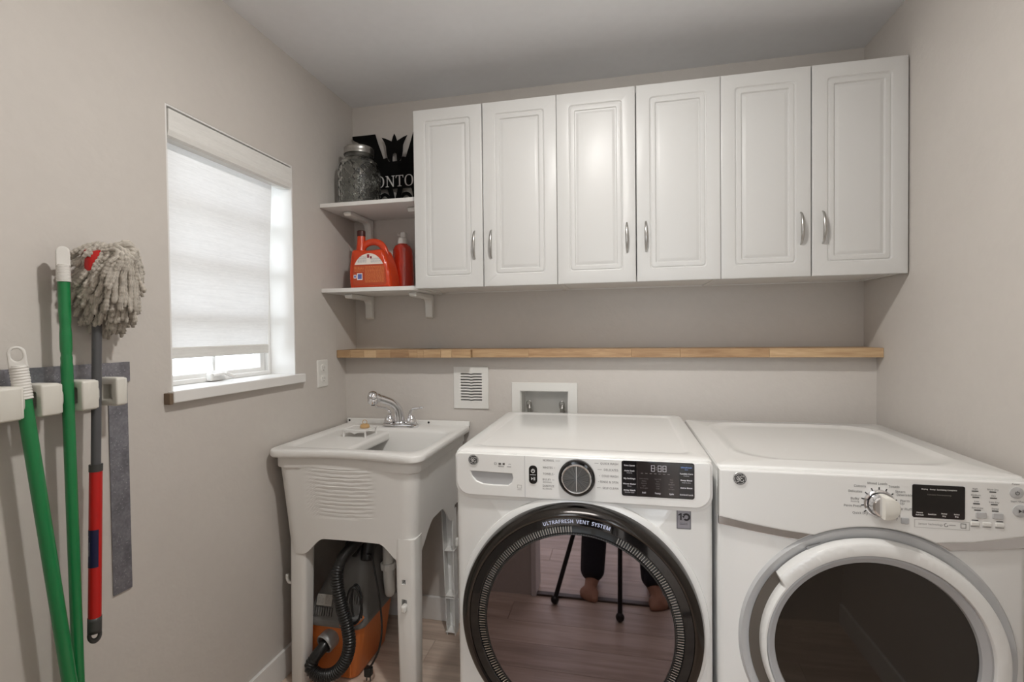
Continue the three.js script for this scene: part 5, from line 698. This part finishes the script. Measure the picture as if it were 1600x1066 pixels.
{
  const p = thing('person', 'person in dark trousers and bare feet standing behind the tripod, mirrored in the washer door', 'person', [1.27, 0, 2.4]);
  const hip = [[1.195, 0.90, 2.50], [1.355, 0.90, 2.50]], kn = [[1.155, 0.50, 2.33], [1.420, 0.50, 2.33]], an = [[1.135, 0.085, 2.19], [1.440, 0.085, 2.17]], toe = [[1.125, 0.028, 2.055], [1.455, 0.028, 2.035]];
  const sho = [[1.10, 1.42, 2.53], [1.45, 1.42, 2.53]], el = [[1.05, 1.15, 2.50], [1.50, 1.15, 2.50]], wr = [[1.17, 1.12, 2.365], [1.39, 1.12, 2.365]];
  const body = []; for (const i of [0, 1]) body.push(capsule(kn[i], an[i], 0.054, 0.038), capsule(hip[i], kn[i], 0.085, 0.058), capsule(an[i], [an[i][0], 0.035, an[i][2] + 0.045], 0.036, 0.034), capsule([an[i][0], 0.04, an[i][2]], toe[i], 0.036, 0.026), capsule(sho[i], el[i], 0.052, 0.042), capsule(el[i], wr[i], 0.040, 0.027));
  body.push(capsule([1.275, 0.95, 2.51], [1.275, 1.15, 2.52], 0.135, 0.125), capsule([1.275, 1.15, 2.52], [1.275, 1.36, 2.53], 0.125, 0.135), capsule(sho[0], sho[1], 0.065, 0.065), capsule([1.275, 1.42, 2.53], [1.275, 1.56, 2.52], 0.055, 0.05));
  // toes
  for (const i of [0, 1]) for (let k = 0; k < 5; k++) { const s = i ? 1 : -1, tx = toe[i][0] + s * (k - 2) * 0.0165; body.push(capsule([tx, 0.022, toe[i][2] + 0.01 + Math.abs(k - 1) * 0.004], [tx, 0.014, toe[i][2] - 0.034 + k * 0.007], 0.012, k ? 0.0085 : 0.0115)); }
  const main = field([1.275, 0.80, 2.35], 0.90, 150, blend(body, 0.025));
  const hands = [0, 1].map((i) => { const m = i ? -1 : 1, w = wr[i], h = [capsule(w, [w[0] + m * 0.035, w[1] + 0.005, w[2] - 0.035], 0.024, 0.026), capsule([w[0] + m * 0.02, w[1] + 0.02, w[2] - 0.02], [w[0] + m * 0.05, w[1] + 0.045, w[2] - 0.03], 0.012, 0.009)]; for (let k = 0; k < 4; k++) { const y = w[1] + 0.028 - k * 0.017, L = [0.036, 0.042, 0.038, 0.028][k]; const a = [w[0] + m * 0.04, y, w[2] - 0.042], b = [w[0] + m * (0.04 + L * 0.7), y - 0.004, w[2] - 0.055], c = [w[0] + m * (0.05 + L), y - 0.008, w[2] - 0.036]; h.push(capsule(a, b, 0.0095, 0.0085), capsule(b, c, 0.0085, 0.0075)); } return field([w[0] + m * 0.03, w[1], w[2] - 0.03], 0.11, 56, blend(h, 0.006)); });
  const hc = [1.275, 1.665, 2.50], head = field(hc, 0.17, 96, blend([(x, y, z) => (Math.hypot((x - hc[0]) / 0.074, (y - hc[1] - 0.015) / 0.105, (z - hc[2] - 0.01) / 0.092) - 1) * 0.08, capsule([hc[0], hc[1] - 0.06, hc[2] - 0.03], [hc[0], hc[1] - 0.085, hc[2] - 0.055], 0.045, 0.03), capsule([hc[0], hc[1] + 0.01, hc[2] - 0.085], [hc[0], hc[1] - 0.03, hc[2] - 0.105], 0.009, 0.014), capsule([hc[0] - 0.02, hc[1] - 0.062, hc[2] - 0.082], [hc[0] + 0.02, hc[1] - 0.062, hc[2] - 0.082], 0.007, 0.007), capsule([hc[0] - 0.035, hc[1] + 0.012, hc[2] - 0.072], [hc[0] - 0.03, hc[1] + 0.012, hc[2] - 0.074], 0.012, 0.012), capsule([hc[0] + 0.035, hc[1] + 0.012, hc[2] - 0.072], [hc[0] + 0.03, hc[1] + 0.012, hc[2] - 0.074], 0.012, 0.012), capsule([hc[0] - 0.078, hc[1] + 0.015, hc[2] + 0.015], [hc[0] - 0.076, hc[1] - 0.02, hc[2] + 0.01], 0.012, 0.008), capsule([hc[0] + 0.078, hc[1] + 0.015, hc[2] + 0.015], [hc[0] + 0.076, hc[1] - 0.02, hc[2] + 0.01], 0.012, 0.008), capsule([hc[0], hc[1] - 0.11, hc[2] + 0.015], [hc[0], hc[1] - 0.06, hc[2] + 0.01], 0.05, 0.05)], 0.012));
  part(p, 'body', mergeGeometries([main, ...hands, head].map((g) => { const o = g.toNonIndexed(); o.deleteAttribute('uv'); return o; })), M.skinTone);
  const cloth = []; for (const i of [0, 1]) { const cut = [0, 1, 2].map((q) => lerp(kn[i][q], an[i][q], 1.0)); cloth.push(capsule(kn[i], cut, 0.074, 0.062), capsule(hip[i], kn[i], 0.098, 0.072)); } cloth.push(capsule([1.275, 0.93, 2.51], [1.275, 1.0, 2.515], 0.146, 0.142));
  part(p, 'trousers', field([1.285, 0.62, 2.38], 0.60, 110, blend(cloth, 0.03)), M.jean, 'dark cropped trousers');
  const sh = [capsule([1.275, 0.99, 2.515], [1.275, 1.15, 2.52], 0.150, 0.142), capsule([1.275, 1.15, 2.52], [1.275, 1.36, 2.53], 0.142, 0.148), capsule(sho[0], sho[1], 0.078, 0.078)]; for (const i of [0, 1]) sh.push(capsule(sho[i], [0, 1, 2].map((q) => lerp(sho[i][q], el[i][q], 0.55)), 0.066, 0.062)); const shs = blend(sh, 0.03);
  part(p, 'shirt', field([1.275, 1.2, 2.52], 0.36, 84, shs), M.shirt, 'dark short-sleeved shirt');
  part(p, 'hair', field([hc[0], hc[1] + 0.02, hc[2]], 0.17, 72, (x, y, z) => Math.max((Math.hypot((x - hc[0]) / 0.084, (y - hc[1] - 0.022) / 0.110, (z - hc[2] - 0.018) / 0.100) - 1) * 0.09, -(y - hc[1] - 0.035 - (hc[2] + 0.02 - z) * 0.9) * 0.7)), M.dark);
}
renderer.render(scene, camera);
